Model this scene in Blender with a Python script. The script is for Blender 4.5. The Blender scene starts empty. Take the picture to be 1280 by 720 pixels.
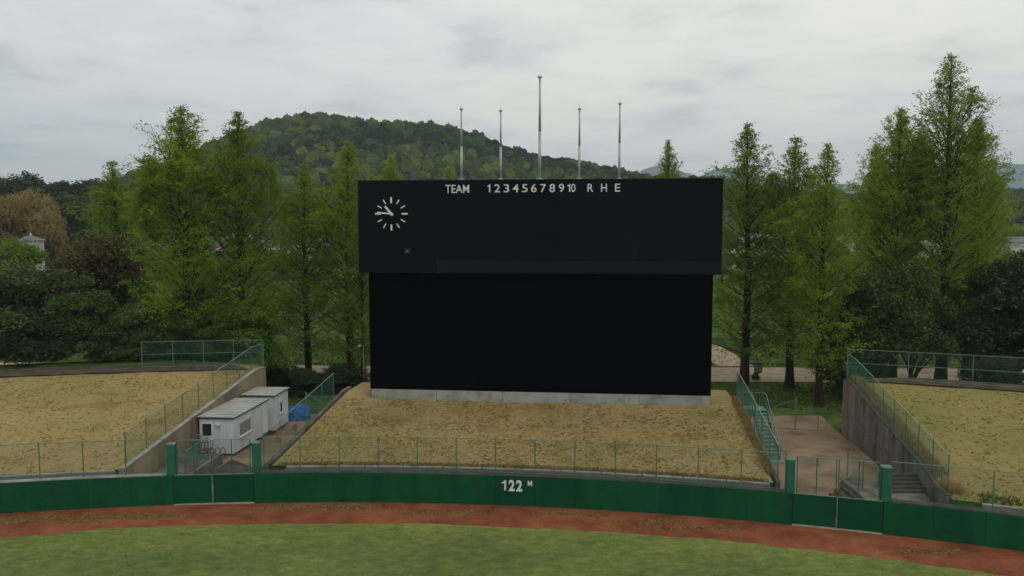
import bpy, math, random
import numpy as np
from mathutils import Vector, Matrix, noise as mn
random.seed(7); RNG = np.random.default_rng(7)
S = bpy.context.scene
C = S.collection
rad = math.radians

# ------------------------------------------------------------------ camera, sky, sun, exposure
F, HY, H = 940.0, 291.0, 14.5                 # focal length in px of a 1280 frame, horizon row, camera height
P = math.atan((360 - HY) / F)
cam = bpy.data.cameras.new('camera'); co = bpy.data.objects.new('camera', cam); C.objects.link(co)
cam.sensor_width = 36; cam.lens = F * 36 / 1280; cam.clip_start = 0.5; cam.clip_end = 20000
co.location = (0, 0, H); co.rotation_euler = (math.pi / 2 - P, 0, 0)
S.camera = co
S.view_settings.view_transform = 'Standard'; S.view_settings.look = 'None'
S.view_settings.exposure = 0.0; S.view_settings.gamma = 1
SUN_EL, SUN_AZ = 58, 150                      # azimuth clockwise from +Y (sun high, behind and to the right of the camera)
w = bpy.data.worlds.new('World'); S.world = w; w.use_nodes = True
nt = w.node_tree; N = nt.nodes; L = nt.links
for n in list(N): N.remove(n)
def node(t, N=N, **k):
    n = N.new(t)
    for a, b in k.items():
        if a.startswith('i_'):
            n.inputs[a[2:].replace('_', ' ')].default_value = b
        else: setattr(n, a, b)
    return n
out = node('ShaderNodeOutputWorld'); bg1 = node('ShaderNodeBackground'); bg2 = node('ShaderNodeBackground'); mix = node('ShaderNodeMixShader')
sky = node('ShaderNodeTexSky', sky_type='NISHITA', sun_disc=False); sky.sun_elevation = rad(SUN_EL); sky.sun_rotation = rad(SUN_AZ)
L.new(sky.outputs[0], bg1.inputs[0]); bg1.inputs[1].default_value = 0.10
# cloud deck: the view direction met with a flat layer overhead, so clouds shrink towards the horizon
tc = node('ShaderNodeTexCoord'); sep = node('ShaderNodeSeparateXYZ'); L.new(tc.outputs['Generated'], sep.inputs[0])
mx = node('ShaderNodeMath', operation='MAXIMUM'); L.new(sep.outputs[2], mx.inputs[0]); mx.inputs[1].default_value = 0.0
ad = node('ShaderNodeMath', operation='ADD'); L.new(mx.outputs[0], ad.inputs[0]); ad.inputs[1].default_value = 0.10
dx = node('ShaderNodeMath', operation='DIVIDE'); L.new(sep.outputs[0], dx.inputs[0]); L.new(ad.outputs[0], dx.inputs[1])
dy = node('ShaderNodeMath', operation='DIVIDE'); L.new(sep.outputs[1], dy.inputs[0]); L.new(ad.outputs[0], dy.inputs[1])
cb = node('ShaderNodeCombineXYZ'); L.new(dx.outputs[0], cb.inputs[0]); L.new(dy.outputs[0], cb.inputs[1])
n1 = node('ShaderNodeTexNoise', i_Scale=1.9, i_Detail=6.0, i_Roughness=0.55, i_Distortion=0.3); L.new(cb.outputs[0], n1.inputs['Vector'])
n2 = node('ShaderNodeTexNoise', i_Scale=0.42, i_Detail=3.0, i_Roughness=0.5); L.new(cb.outputs[0], n2.inputs['Vector'])
r1 = node('ShaderNodeValToRGB'); L.new(n1.outputs[0], r1.inputs[0])
r1.color_ramp.elements[0].position = 0.30; r1.color_ramp.elements[0].color = (0.56, 0.59, 0.605, 1)
r1.color_ramp.elements[1].position = 0.56; r1.color_ramp.elements[1].color = (0.765, 0.775, 0.755, 1)
e = r1.color_ramp.elements.new(0.43); e.color = (0.70, 0.72, 0.72, 1)
r2 = node('ShaderNodeValToRGB'); L.new(n2.outputs[0], r2.inputs[0])
r2.color_ramp.elements[0].position = 0.35; r2.color_ramp.elements[0].color = (0.94, 0.97, 0.99, 1)
r2.color_ramp.elements[1].position = 0.62; r2.color_ramp.elements[1].color = (1.06, 1.045, 1.0, 1)
mm = node('ShaderNodeMixRGB', blend_type='MULTIPLY'); mm.inputs[0].default_value = 1
L.new(r1.outputs[0], mm.inputs[1]); L.new(r2.outputs[0], mm.inputs[2]); L.new(mm.outputs[0], bg2.inputs[0])
vd = node('ShaderNodeVectorMath', operation='DOT_PRODUCT'); L.new(tc.outputs['Generated'], vd.inputs[0]); vd.inputs[1].default_value = (0.28, 0.93, 0.22)
mr = node('ShaderNodeMapRange'); L.new(vd.outputs['Value'], mr.inputs[0]); mr.inputs[1].default_value = 0.0; mr.inputs[2].default_value = 1.0; mr.inputs[3].default_value = 1.0; mr.inputs[4].default_value = 1.22
L.new(mr.outputs[0], bg2.inputs[1])
vd2 = node('ShaderNodeVectorMath', operation='DOT_PRODUCT'); L.new(tc.outputs['Generated'], vd2.inputs[0]); vd2.inputs[1].default_value = (0.80, 0.60, 0.0)
mr2 = node('ShaderNodeMapRange'); L.new(vd2.outputs['Value'], mr2.inputs[0]); mr2.inputs[1].default_value = 0.1; mr2.inputs[2].default_value = 0.85; mr2.inputs[3].default_value = 0; mr2.inputs[4].default_value = 1
tn = node('ShaderNodeMixRGB'); L.new(mr2.outputs[0], tn.inputs[0]); tn.inputs[1].default_value = (0.99, 1.0, 1.01, 1); tn.inputs[2].default_value = (1.10, 1.07, 1.00, 1)
tm_ = node('ShaderNodeMixRGB', blend_type='MULTIPLY'); tm_.inputs[0].default_value = 1; L.new(mm.outputs[0], tm_.inputs[1]); L.new(tn.outputs[0], tm_.inputs[2]); L.new(tm_.outputs[0], bg2.inputs[0])
mix.inputs[0].default_value = 0.94
L.new(bg1.outputs[0], mix.inputs[1]); L.new(bg2.outputs[0], mix.inputs[2]); L.new(mix.outputs[0], out.inputs[0])
sl = bpy.data.lights.new('sun', 'SUN'); so = bpy.data.objects.new('sun', sl); C.objects.link(so)
sl.energy = 0.6; sl.angle = rad(16); sl.color = (1.0, 0.97, 0.92)
sd = Vector((math.sin(rad(SUN_AZ)) * math.cos(rad(SUN_EL)), math.cos(rad(SUN_AZ)) * math.cos(rad(SUN_EL)), math.sin(rad(SUN_EL))))
so.rotation_euler = sd.to_track_quat('Z', 'Y').to_euler()
so.location = (0, -60, 80)

# ------------------------------------------------------------------ helpers
def srgb(r, g, b, k=1.0):
    f = lambda c: ((c / 255 + 0.055) / 1.055) ** 2.4 if c > 10 else c / 255 / 12.92
    return (f(r) * k, f(g) * k, f(b) * k, 1)
def mat(name, cols, scale=3.0, detail=6.0, rough=0.85, bump=0.0, bscale=None, spec=0.25, stretch=(1, 1, 1), objrand=0.0,
        speck=None, trans=0.0, metal=0.0, big=None, coord='pos', nrough=0.6):
    """noise -> ramp of base colours; optional second large-scale tint, specks, per-object brightness, translucency"""
    m = bpy.data.materials.new(name); m.use_nodes = True
    n = m.node_tree.nodes; l = m.node_tree.links; b = n['Principled BSDF']
    b.inputs['Roughness'].default_value = rough; b.inputs['Specular IOR Level'].default_value = spec; b.inputs['Metallic'].default_value = metal
    if coord == 'pos': src = n.new('ShaderNodeNewGeometry').outputs['Position']
    else: src = n.new('ShaderNodeTexCoord').outputs['Object']
    mp = n.new('ShaderNodeMapping'); mp.inputs['Scale'].default_value = stretch; l.new(src, mp.inputs[0])
    t = n.new('ShaderNodeTexNoise'); t.inputs['Scale'].default_value = scale; t.inputs['Detail'].default_value = detail
    t.inputs['Roughness'].default_value = nrough; l.new(mp.outputs[0], t.inputs['Vector'])
    r = n.new('ShaderNodeValToRGB'); l.new(t.outputs[0], r.inputs[0])
    k = len(cols); el = r.color_ramp.elements
    for i, c in enumerate(cols):
        p = 0.30 + 0.40 * i / max(1, k - 1)
        if i < 2: el[i].position = p; el[i].color = c if len(c) == 4 else (*c, 1)
        else: q = el.new(p); q.color = c if len(c) == 4 else (*c, 1)
    if k == 1: el[1].position = 0.9; el[1].color = el[0].color
    col = r.outputs[0]
    def mul(a, fac_out, lo, hi, p0=0.35, p1=0.65):
        rr = n.new('ShaderNodeValToRGB'); l.new(fac_out, rr.inputs[0])
        rr.color_ramp.elements[0].position = p0; rr.color_ramp.elements[0].color = lo
        rr.color_ramp.elements[1].position = p1; rr.color_ramp.elements[1].color = hi
        q = n.new('ShaderNodeMixRGB'); q.blend_type = 'MULTIPLY'; q.inputs[0].default_value = 1
        l.new(a, q.inputs[1]); l.new(rr.outputs[0], q.inputs[2]); return q.outputs[0]
    if big:
        t2 = n.new('ShaderNodeTexNoise'); t2.inputs['Scale'].default_value = big[0]; t2.inputs['Detail'].default_value = 4
        l.new(mp.outputs[0], t2.inputs['Vector']); col = mul(col, t2.outputs[0], big[1], big[2])
    if speck:
        t3 = n.new('ShaderNodeTexNoise'); t3.inputs['Scale'].default_value = speck[0]; t3.inputs['Detail'].default_value = 3
        l.new(src, t3.inputs['Vector']); col = mul(col, t3.outputs[0], speck[1], (1, 1, 1, 1), speck[2], speck[2] + 0.08)
    if objrand:
        oi = n.new('ShaderNodeObjectInfo'); a = 1 - objrand; c2 = 1 + objrand
        col = mul(col, oi.outputs['Random'], (a, a, a, 1), (c2, c2, c2 * 0.95, 1), 0.0, 1.0)
    l.new(col, b.inputs['Base Color'])
    if bump:
        t4 = n.new('ShaderNodeTexNoise'); t4.inputs['Scale'].default_value = bscale or scale * 3; t4.inputs['Detail'].default_value = 6
        l.new(src, t4.inputs['Vector']); bp = n.new('ShaderNodeBump'); bp.inputs['Strength'].default_value = bump; bp.inputs['Distance'].default_value = 0.1
        l.new(t4.outputs[0], bp.inputs['Height']); l.new(bp.outputs[0], b.inputs['Normal'])
    if trans:
        tr = n.new('ShaderNodeBsdfTranslucent'); l.new(col, tr.inputs[0]); ms = n.new('ShaderNodeMixShader'); ms.inputs[0].default_value = trans
        l.new(b.outputs[0], ms.inputs[1]); l.new(tr.outputs[0], ms.inputs[2]); l.new(ms.outputs[0], n['Material Output'].inputs[0])
    return m

def raw(name, V, Fc, m, parent=None, smooth=False, kind=None):
    me = bpy.data.meshes.new(name); me.from_pydata([tuple(v) for v in V], [], Fc); me.update()
    if m: me.materials.append(m)
    if smooth: me.polygons.foreach_set('use_smooth', [True] * len(me.polygons))
    o = bpy.data.objects.new(name, me); C.objects.link(o)
    if parent: o.parent = parent
    if kind: o['kind'] = kind
    return o
def quads(name, V, m, parent=None, link=True):
    """V: (n,4,3) array of quads -> one mesh"""
    V = np.asarray(V, dtype=np.float32); n = len(V); me = bpy.data.meshes.new(name)
    me.vertices.add(n * 4); me.vertices.foreach_set('co', V.reshape(-1))
    me.loops.add(n * 4); me.loops.foreach_set('vertex_index', np.arange(n * 4, dtype=np.int32))
    me.polygons.add(n); me.polygons.foreach_set('loop_start', np.arange(0, n * 4, 4, dtype=np.int32))
    me.update(calc_edges=True); me.materials.append(m)
    if not link: return me
    o = bpy.data.objects.new(name, me); C.objects.link(o)
    if parent: o.parent = parent
    return o
class MB:
    """collects shapes into one mesh"""
    def __init__(s): s.V = []; s.F = []
    def add(s, V, Fc):
        k = len(s.V); s.V += [tuple(v) for v in V]; s.F += [tuple(i + k for i in f) for f in Fc]; return s
    def box(s, o, ex, ey, ez, bev=0.0):
        """corner o, three edge vectors; bev: chamfer of all vertical (ez) edges"""
        o, ex, ey, ez = map(Vector, (o, ex, ey, ez))
        if bev:
            bx = ex.normalized() * bev; by = ey.normalized() * bev
            b = [o + bx, o + ex - bx, o + ex + by, o + ex + ey - by, o + ex + ey - bx, o + ey + bx, o + ey - by, o + by]
            return s.add(b + [p + ez for p in b], [tuple(range(7, -1, -1)), tuple(range(8, 16))] + [(i, (i + 1) % 8, 8 + (i + 1) % 8, 8 + i) for i in range(8)])
        v = [o, o + ex, o + ex + ey, o + ey, o + ez, o + ex + ez, o + ex + ey + ez, o + ey + ez]
        f = [(0, 3, 2, 1), (4, 5, 6, 7), (0, 1, 5, 4), (1, 2, 6, 5), (2, 3, 7, 6), (3, 0, 4, 7)]
        return s.add(v, f)
    def tube(s, a, b, r0, r1=None, n=6, cap=True):
        a, b = Vector(a), Vector(b); r1 = r0 if r1 is None else r1
        d = (b - a).normalized(); u = d.orthogonal().normalized(); v = d.cross(u)
        V = []
        for p, r in ((a, r0), (b, r1)):
            V += [p + (u * math.cos(2 * math.pi * i / n) + v * math.sin(2 * math.pi * i / n)) * r for i in range(n)]
        Fc = [(i, (i + 1) % n, n + (i + 1) % n, n + i) for i in range(n)]
        if cap: Fc += [tuple(range(n - 1, -1, -1)), tuple(range(n, 2 * n))]
        return s.add(V, Fc)
    def path(s, pts, r, n=6):
        for a, b in zip(pts, pts[1:]): s.tube(a, b, r, r, n)
        return s
    def lathe(s, c, prof, n=16):
        c = Vector(c); V = []; Fc = []
        for r, z in prof: V += [c + Vector((r * math.cos(2 * math.pi * i / n), r * math.sin(2 * math.pi * i / n), z)) for i in range(n)]
        for k in range(len(prof) - 1):
            Fc += [(k * n + i, k * n + (i + 1) % n, (k + 1) * n + (i + 1) % n, (k + 1) * n + i) for i in range(n)]
        Fc += [tuple(range(n - 1, -1, -1)), tuple(range((len(prof) - 1) * n, len(prof) * n))]
        return s.add(V, Fc)
    def obj(s, name, m, parent=None, smooth=False, kind=None, rel=True):
        V = s.V
        if parent is not None and rel:
            inv = parent.matrix_basis.inverted() if parent.parent is None else Matrix()
            if parent.get('_off'): pass
            V = [inv @ Vector(v) for v in V]
            if parent.parent is not None:
                top = parent.parent; inv = top.matrix_basis.inverted(); V = [inv @ Vector(v) for v in s.V]
        return raw(name, V, s.F, m, parent, smooth, kind)
def tag(o, label, cat, group=None, kind=None):
    o['label'] = label; o['category'] = cat
    if group: o['group'] = group
    if kind: o['kind'] = kind
    return o
def thing(name, label, cat, loc, group=None, rz=0):
    o = bpy.data.objects.new(name, None); C.objects.link(o); o.location = loc; o.rotation_euler = (0, 0, rz)
    o.matrix_basis = Matrix.Translation(Vector(loc)) @ Matrix.Rotation(rz, 4, 'Z'); o.empty_display_size = 0.3
    return tag(o, label, cat, group)
def struct(o): o['kind'] = 'structure'; return o
def copy_thing(o, loc, rz=0, sc=1.0, label=None, sz=None):
    c = o.copy(); C.objects.link(c); c.location = loc; c.rotation_euler = (0, 0, rz); c.scale = (sc, sc, sz or sc)
    if label: c['label'] = label
    for ch in o.children:
        d = ch.copy(); C.objects.link(d); d.parent = c
        for g in ch.children:
            h = g.copy(); C.objects.link(h); h.parent = d
    return c
def fbm(x, y, z=0.0, o=4): return mn.fractal(Vector((x, y, z)), 0.9, 2.0, o)
def sstep(a, b, x): t = min(1, max(0, (x - a) / (b - a))); return t * t * (3 - 2 * t)
def zat(py, Y): return H + Y * (-math.sin(P) + (360 - py) / F * math.cos(P)) / (math.cos(P) + (360 - py) / F * math.sin(P))
def un(px, py, z):
    u = px - 640; v = 360 - py
    dy = math.cos(P) + v / F * math.sin(P); dz = -math.sin(P) + v / F * math.cos(P); t = (z - H) / dz
    return Vector((u / F * t, dy * t, z))

# ------------------------------------------------------------------ the field's geometry
CX, CY, R = -9.5, -49.5, 89.1                 # centre and radius of the outfield wall
WH = 1.63                                     # wall height
GZ = -0.42                                    # ground outside
def prof(r): return 1.60 + 0.13 * (min(max(r, 90.6), 107.5) - 90.6)   # grass banks
def pol(th, r, z=0.0): return Vector((CX + r * math.sin(th), CY + r * math.cos(th), z))
def th_of(x, y): return math.atan2(x - CX, y - CY)
LRET = (-21.15, 40.3, 0.074); MEDGE = (-13.6, 40.3, 0.125); REDGE = (13.72, 38.2, 0.125); RRET = (21.26, 36.0, 0.165)
def onl(l, Y): return l[0] + l[2] * (Y - l[1])
def th_line(l, r):
    lo, hi = 0.0, 120.0
    for _ in range(60):
        m_ = (lo + hi) / 2
        if math.hypot(onl(l, m_) - CX, m_ - CY) > r: hi = m_
        else: lo = m_
    return th_of(onl(l, lo), lo)

# materials
M_field = mat('lawn_grass', [srgb(76, 89, 46), srgb(98, 111, 59), srgb(120, 129, 76)], scale=1.3, detail=10, rough=0.95, bump=0.14, bscale=30, spec=0.1,
              big=(0.16, (0.82, 0.87, 0.82, 1), (1.13, 1.09, 1.0, 1)), nrough=0.72, stretch=(1, 1.6, 1))
def edge_dry(m):
    """the lawn is drier and paler in a ragged belt along the warning track"""
    n = m.node_tree.nodes; l = m.node_tree.links; b = n['Principled BSDF']; src_ = b.inputs['Base Color'].links[0].from_socket
    g_ = n.new('ShaderNodeNewGeometry'); v = n.new('ShaderNodeVectorMath'); v.operation = 'DISTANCE'; l.new(g_.outputs['Position'], v.inputs[0]); v.inputs[1].default_value = (-9.5, -49.5, 0)
    t = n.new('ShaderNodeTexNoise'); t.inputs['Scale'].default_value = 0.5; t.inputs['Detail'].default_value = 6; l.new(g_.outputs['Position'], t.inputs['Vector'])
    ma = n.new('ShaderNodeMath'); ma.operation = 'MULTIPLY_ADD'; l.new(t.outputs[0], ma.inputs[0]); ma.inputs[1].default_value = 3.0; l.new(v.outputs['Value'], ma.inputs[2])
    mr_ = n.new('ShaderNodeMapRange'); l.new(ma.outputs[0], mr_.inputs[0]); mr_.inputs[1].default_value = 84.2; mr_.inputs[2].default_value = 87.6
    q = n.new('ShaderNodeMixRGB'); q.blend_type = 'MIX'; l.new(mr_.outputs[0], q.inputs[0]); l.new(src_, q.inputs[1])
    q2 = n.new('ShaderNodeMixRGB'); q2.blend_type = 'MULTIPLY'; q2.inputs[0].default_value = 1; l.new(src_, q2.inputs[1]); q2.inputs[2].default_value = (1.30, 1.16, 1.12, 1)
    l.new(q2.outputs[0], q.inputs[2]); l.new(q.outputs[0], b.inputs['Base Color'])
edge_dry(M_field)
M_clay = mat('red_clay', [srgb(102, 60, 42), srgb(135, 81, 55), srgb(149, 98, 70)], scale=0.7, detail=9, rough=0.95, bump=0.35, bscale=9, spec=0.1,
             big=(0.22, (0.80, 0.74, 0.80, 1), (1.08, 1.05, 1.0, 1)), speck=(6, (0.8, 0.8, 0.78, 1), 0.36), nrough=0.7)
M_dry = mat('dry_grass_bank', [srgb(130, 115, 73), srgb(154, 135, 91), srgb(172, 151, 109)], scale=3.2, detail=12, rough=0.95, bump=0.30, bscale=22, spec=0.1,
            big=(0.11, (0.80, 0.87, 0.74, 1), (1.06, 1.02, 1.0, 1)), speck=(0.55, (0.80, 0.80, 0.72, 1), 0.36), nrough=0.78)
M_dryR = mat('green_dry_grass_bank', [srgb(114, 104, 62), srgb(137, 124, 78), srgb(154, 137, 92)], scale=2.4, detail=12, rough=0.95, bump=0.30, bscale=22, spec=0.1,
            big=(0.2, (0.80, 0.92, 0.74, 1), (1.04, 1.02, 1.0, 1)), speck=(2.0, (0.60, 0.60, 0.50, 1), 0.27), nrough=0.75)
M_ground = mat('park_ground', [srgb(48, 62, 26), srgb(70, 92, 36), srgb(94, 116, 44)], scale=0.35, detail=9, rough=0.95, bump=0.6, bscale=5, spec=0.1,
            big=(0.05, (0.72, 0.8, 0.7, 1), (1.1, 1.1, 1.0, 1)), speck=(4, (0.75, 0.78, 0.7, 1), 0.42))
M_path = mat('sandy_path', [srgb(134, 118, 100), srgb(164, 144, 122), srgb(176, 158, 136)], scale=0.8, detail=8, rough=0.95, bump=0.2, spec=0.15)
M_pass = mat('passage_floor', [srgb(106, 90, 72), srgb(146, 124, 99), srgb(164, 140, 113)], scale=0.45, detail=9, rough=0.92, bump=0.15, bscale=8, spec=0.2,
             big=(0.16, (0.72, 0.74, 0.78, 1), (1.04, 1.02, 1.0, 1)))
M_dirt = mat('dark_dirt', [srgb(52, 46, 38), srgb(78, 70, 58), srgb(96, 86, 70)], scale=1.0, detail=8, rough=0.95, bump=0.5)
M_conc = mat('weathered_concrete', [srgb(82, 76, 68), srgb(122, 114, 104), srgb(140, 132, 122)], scale=1.1, detail=9, rough=0.9, bump=0.2, stretch=(1, 1, 0.18),
             big=(0.35, (0.66, 0.64, 0.64, 1), (1.04, 1.02, 1.0, 1)), objrand=0.07, speck=(1.7, (0.7, 0.68, 0.66, 1), 0.36))
M_concL = mat('buff_concrete', [srgb(116, 104, 86), srgb(148, 134, 112), srgb(164, 150, 128)], scale=1.1, detail=9, rough=0.9, bump=0.2, stretch=(1, 1, 0.2),
             big=(0.35, (0.74, 0.72, 0.7, 1), (1.04, 1.02, 1.0, 1)), objrand=0.06)
M_curb = mat('pale_concrete', [srgb(128, 128, 120), srgb(158, 158, 150), srgb(172, 172, 162)], scale=1.5, detail=8, rough=0.9, bump=0.15, objrand=0.05,
             big=(0.5, (0.8, 0.8, 0.76, 1), (1, 1, 1, 1)))
M_gutter = mat('gutter_concrete', [srgb(62, 62, 58), srgb(88, 88, 82)], scale=1.2, detail=8, rough=0.9, bump=0.2)
M_plinth = mat('plinth_concrete', [srgb(126, 128, 120), srgb(150, 152, 146), srgb(160, 160, 154)], scale=0.9, detail=8, rough=0.9, bump=0.1, objrand=0.05,
               speck=(1.4, (0.86, 0.82, 0.72, 1), 0.38))
M_pad = mat('green_padding', [(0.0062, 0.068, 0.025), (0.0090, 0.087, 0.032)], scale=0.6, detail=5, rough=0.85, bump=0.05, spec=0.08, stretch=(1, 1, 0.3), objrand=0.10, big=(0.9, (0.82, 0.80, 0.80, 1), (1.12, 1.08, 1.08, 1)), speck=(3.0, (0.9, 0.86, 0.84, 1), 0.36))
M_gatep = mat('dark_green_gate_paint', [(0.0055, 0.056, 0.022), (0.0078, 0.070, 0.028)], scale=0.8, rough=0.85, spec=0.08, objrand=0.06)
M_green = mat('green_paint', [(0.018, 0.105, 0.066), (0.026, 0.135, 0.085)], scale=2.0, rough=0.6, spec=0.2)
M_rail = mat('pale_green_pipe', [(0.10, 0.19, 0.145), (0.15, 0.25, 0.195)], scale=3.0, rough=0.5, spec=0.4)
M_postg = mat('fence_post_green', [(0.065, 0.135, 0.085), (0.09, 0.17, 0.11)], scale=3.0, rough=0.6, spec=0.2)
M_top = mat('pale_top_rail', [(0.20, 0.31, 0.25), (0.27, 0.38, 0.32)], scale=3.0, rough=0.5, spec=0.3)
M_wire = mat('green_coated_wire', [(0.035, 0.12, 0.08), (0.05, 0.15, 0.10)], scale=3.0, rough=0.5, spec=0.4)
M_galv = mat('galvanised_steel', [(0.38, 0.42, 0.40), (0.5, 0.53, 0.5)], scale=2, rough=0.5, metal=0.3)
M_step = mat('green_steel_tread', [(0.10, 0.19, 0.17), (0.16, 0.27, 0.24)], scale=2.0, rough=0.6)
M_upper = mat('upper_board_black', [(0.0062, 0.0082, 0.0092), (0.0084, 0.0104, 0.0112)], scale=0.25, detail=3, rough=0.9, spec=0.04, objrand=0.05)
M_band = mat('lower_band_black', [(0.0100, 0.0122, 0.0142), (0.0122, 0.0145, 0.0165)], scale=0.4, detail=3, rough=0.85, spec=0.05, objrand=0.05)
M_led = mat('screen_black', [(0.0022, 0.0022, 0.0023), (0.0030, 0.0030, 0.0030)], scale=0.4, detail=3, rough=0.95, spec=0.0)
M_white = mat('white_paint', [(0.62, 0.64, 0.63), (0.72, 0.74, 0.72)], scale=3, rough=0.6)
M_hut = mat('hut_cladding', [srgb(188, 192, 200), srgb(212, 215, 221), srgb(222, 224, 228)], scale=1.3, detail=7, rough=0.6, stretch=(1, 1, 0.3), spec=0.35,
            big=(0.8, (0.86, 0.87, 0.9, 1), (1, 1, 1, 1)), objrand=0.03)
M_roof = mat('hut_roof_metal', [srgb(158, 160, 152), srgb(184, 186, 178)], scale=1.0, detail=7, rough=0.6, objrand=0.04, big=(0.6, (0.85, 0.85, 0.84, 1), (1, 1, 1, 1)))
M_dark = mat('dark_trim', [(0.018, 0.018, 0.018), (0.03, 0.028, 0.026)], scale=3, rough=0.7)
M_glass = mat('dark_glass', [(0.02, 0.03, 0.032), (0.03, 0.04, 0.04)], scale=2, rough=0.12, spec=0.5)
M_curt = mat('curtained_window', [(0.20, 0.19, 0.17), (0.32, 0.31, 0.28)], scale=3, rough=0.5, stretch=(1, 4, 0.3), coord='obj')
M_red = mat('cone_red', [(0.55, 0.035, 0.02), (0.62, 0.05, 0.03)], scale=3, rough=0.6)
M_blue = mat('blue_tarpaulin', [(0.01, 0.10, 0.36), (0.02, 0.16, 0.48)], scale=3, rough=0.5, bump=0.5)
M_rust = mat('rusty_red_steel', [(0.16, 0.05, 0.03), (0.26, 0.09, 0.05)], scale=5, rough=0.8)
M_bark = mat('redwood_bark', [srgb(38, 28, 22), srgb(62, 48, 38), srgb(76, 60, 48)], scale=3, detail=8, rough=0.95, bump=0.6, stretch=(1, 1, 0.15), spec=0.1)
M_barkg = mat('grey_bark', [srgb(48, 42, 34), srgb(80, 70, 58)], scale=3, detail=8, rough=0.95, bump=0.5, stretch=(1, 1, 0.2), spec=0.1)
def leafmat(name, cols, trans=0.35, scale=0.55, objrand=0.10): return mat(name, cols, scale=scale, detail=7, rough=0.7, spec=0.15, trans=trans, objrand=objrand, nrough=0.75, coord='pos')
M_rw = leafmat('redwood_needles', [(0.130, 0.212, 0.020), (0.195, 0.300, 0.028), (0.265, 0.375, 0.048)], 0.5, objrand=0.16)
M_oak = leafmat('evergreen_leaves', [(0.034, 0.066, 0.018), (0.072, 0.120, 0.030), (0.125, 0.18, 0.052)], 0.2, 0.8)
M_brn = leafmat('bronze_leaves', [(0.045, 0.046, 0.016), (0.095, 0.085, 0.030), (0.15, 0.125, 0.050)], 0.2, 0.8)
M_org = leafmat('orange_leaves', [(0.16, 0.125, 0.040), (0.31, 0.22, 0.075), (0.25, 0.25, 0.065)], 0.25, 0.15)
M_lime = leafmat('fresh_green_leaves', [(0.08, 0.15, 0.02), (0.13, 0.22, 0.028), (0.20, 0.28, 0.05)], 0.3, 0.4)
M_dk = leafmat('dark_green_leaves', [(0.020, 0.038, 0.014), (0.044, 0.072, 0.024), (0.085, 0.115, 0.042)], 0.15, 0.8)
M_olive = leafmat('olive_leaves', [(0.045, 0.065, 0.022), (0.095, 0.118, 0.042), (0.15, 0.165, 0.075)], 0.2, 0.9)

# ------------------------------------------------------------------ terrain
def interp(pts, x):
    if x <= pts[0][0]: return pts[0][1]
    for (a, b), (c, d) in zip(pts, pts[1:]):
        if x <= c: t = (x - a) / (c - a); return b + (d - b) * t
    return pts[-1][1]
YR = 620.0
sky_px = [(-400, 262), (-200, 250), (0, 246), (130, 236), (200, 223), (262, 193), (320, 168), (350, 155), (400, 144), (450, 152), (500, 156), (560, 160), (590, 167),
          (620, 180), (660, 193), (700, 201), (750, 209), (800, 221), (870, 222), (905, 231), (1000, 240), (1150, 248), (1400, 250), (1700, 262)]
ridge = [((px - 640) / F * YR, H + (291 - py) / F * YR - 7.0) for px, py in sky_px]
def terr(x, y):
    z = GZ
    if y > 84:
        z += sstep(84, 93, y) * 1.1 * (0.6 + 0.4 * math.sin(x * 0.06 + 1))    # grassy rise behind the path
        z += sstep(130, 230, y) * 8.5
        rz = interp(ridge, x)
        g = math.exp(-((y - YR) / (150 if y < YR else 260)) ** 2)
        sp = 1 + 0.16 * fbm(x / 90, y / 90, 3.1, 4) * (1 - g) * 2.0
        z = max(z, z * (1 - g) + rz * g * sp) if y > 200 else z
        g2 = math.exp(-((x + 290) / 150) ** 2 - ((y - 330) / 70) ** 2); z += 19 * g2 * (1 + 0.15 * fbm(x / 50, y / 50, 1))
        g3 = math.exp(-((x - 330) / 85) ** 2 - ((y - 400) / 75) ** 2); z += 26 * g3 * (1 + 0.15 * fbm(x / 50, y / 50, 2))
    return z
xs = sorted(set([round(v, 2) for v in list(np.linspace(-60, 60, 31)) + [s * (60 + 14 * k ** 1.32) for k in range(1, 60) for s in (-1, 1)]]))
ys = list(np.linspace(-140, 80, 24)) + list(np.linspace(83, 130, 24)) + list(np.linspace(136, 900, 110)) + [960, 1050, 1200, 1500, 2000, 2800, 4000, 5780]
V = [(x * (1 + max(0, y - 900) / 2500), y, terr(x, y)) for y in ys for x in xs]; nx = len(xs)
g = raw('ground', V, [(j * nx + i, j * nx + i + 1, (j + 1) * nx + i + 1, (j + 1) * nx + i) for j in range(len(ys) - 1) for i in range(nx - 1)], M_ground, smooth=True)
struct(g)
# far mountains
def mountain(pts, Y, wdt, m):
    V = []; n = 0
    x0, x1 = pts[0][0], pts[-1][0]; NX, NY = 120, 14
    for j in range(NY + 1):
        t = j / NY * 2 - 1
        for i in range(NX + 1):
            px = x0 + (x1 - x0) * i / NX; h = H + (291 - interp(pts, px)) / F * Y
            x = (px - 640) / F * Y; y = Y + t * wdt
            hh = h * (1 - t * t) ** 0.8 * (1 + 0.05 * fbm(x / 300, y / 300, 5)) + 0.02 * h * fbm(x / 60, y / 60, 2) * (1 - abs(t)) - 4
            V.append((x, y, hh))
    return struct(raw('mountain', V, [(j * (NX + 1) + i, j * (NX + 1) + i + 1, (j + 1) * (NX + 1) + i + 1, (j + 1) * (NX + 1) + i) for j in range(NY) for i in range(NX)], m, smooth=True))
M_mtn = mat('distant_forest', [(0.035, 0.06, 0.03), (0.06, 0.09, 0.04)], scale=0.012, detail=8, rough=1.0, spec=0.0, coord='obj')
mountain([(740, 291), (785, 222), (806, 213), (822, 211), (845, 214), (872, 221), (885, 214), (905, 212), (935, 217), (990, 232), (1080, 232), (1120, 214), (1160, 210), (1200, 214), (1232, 210), (1252, 206), (1275, 207), (1310, 212), (1380, 230), (1500, 285)], 5200, 500, M_mtn)

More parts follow.
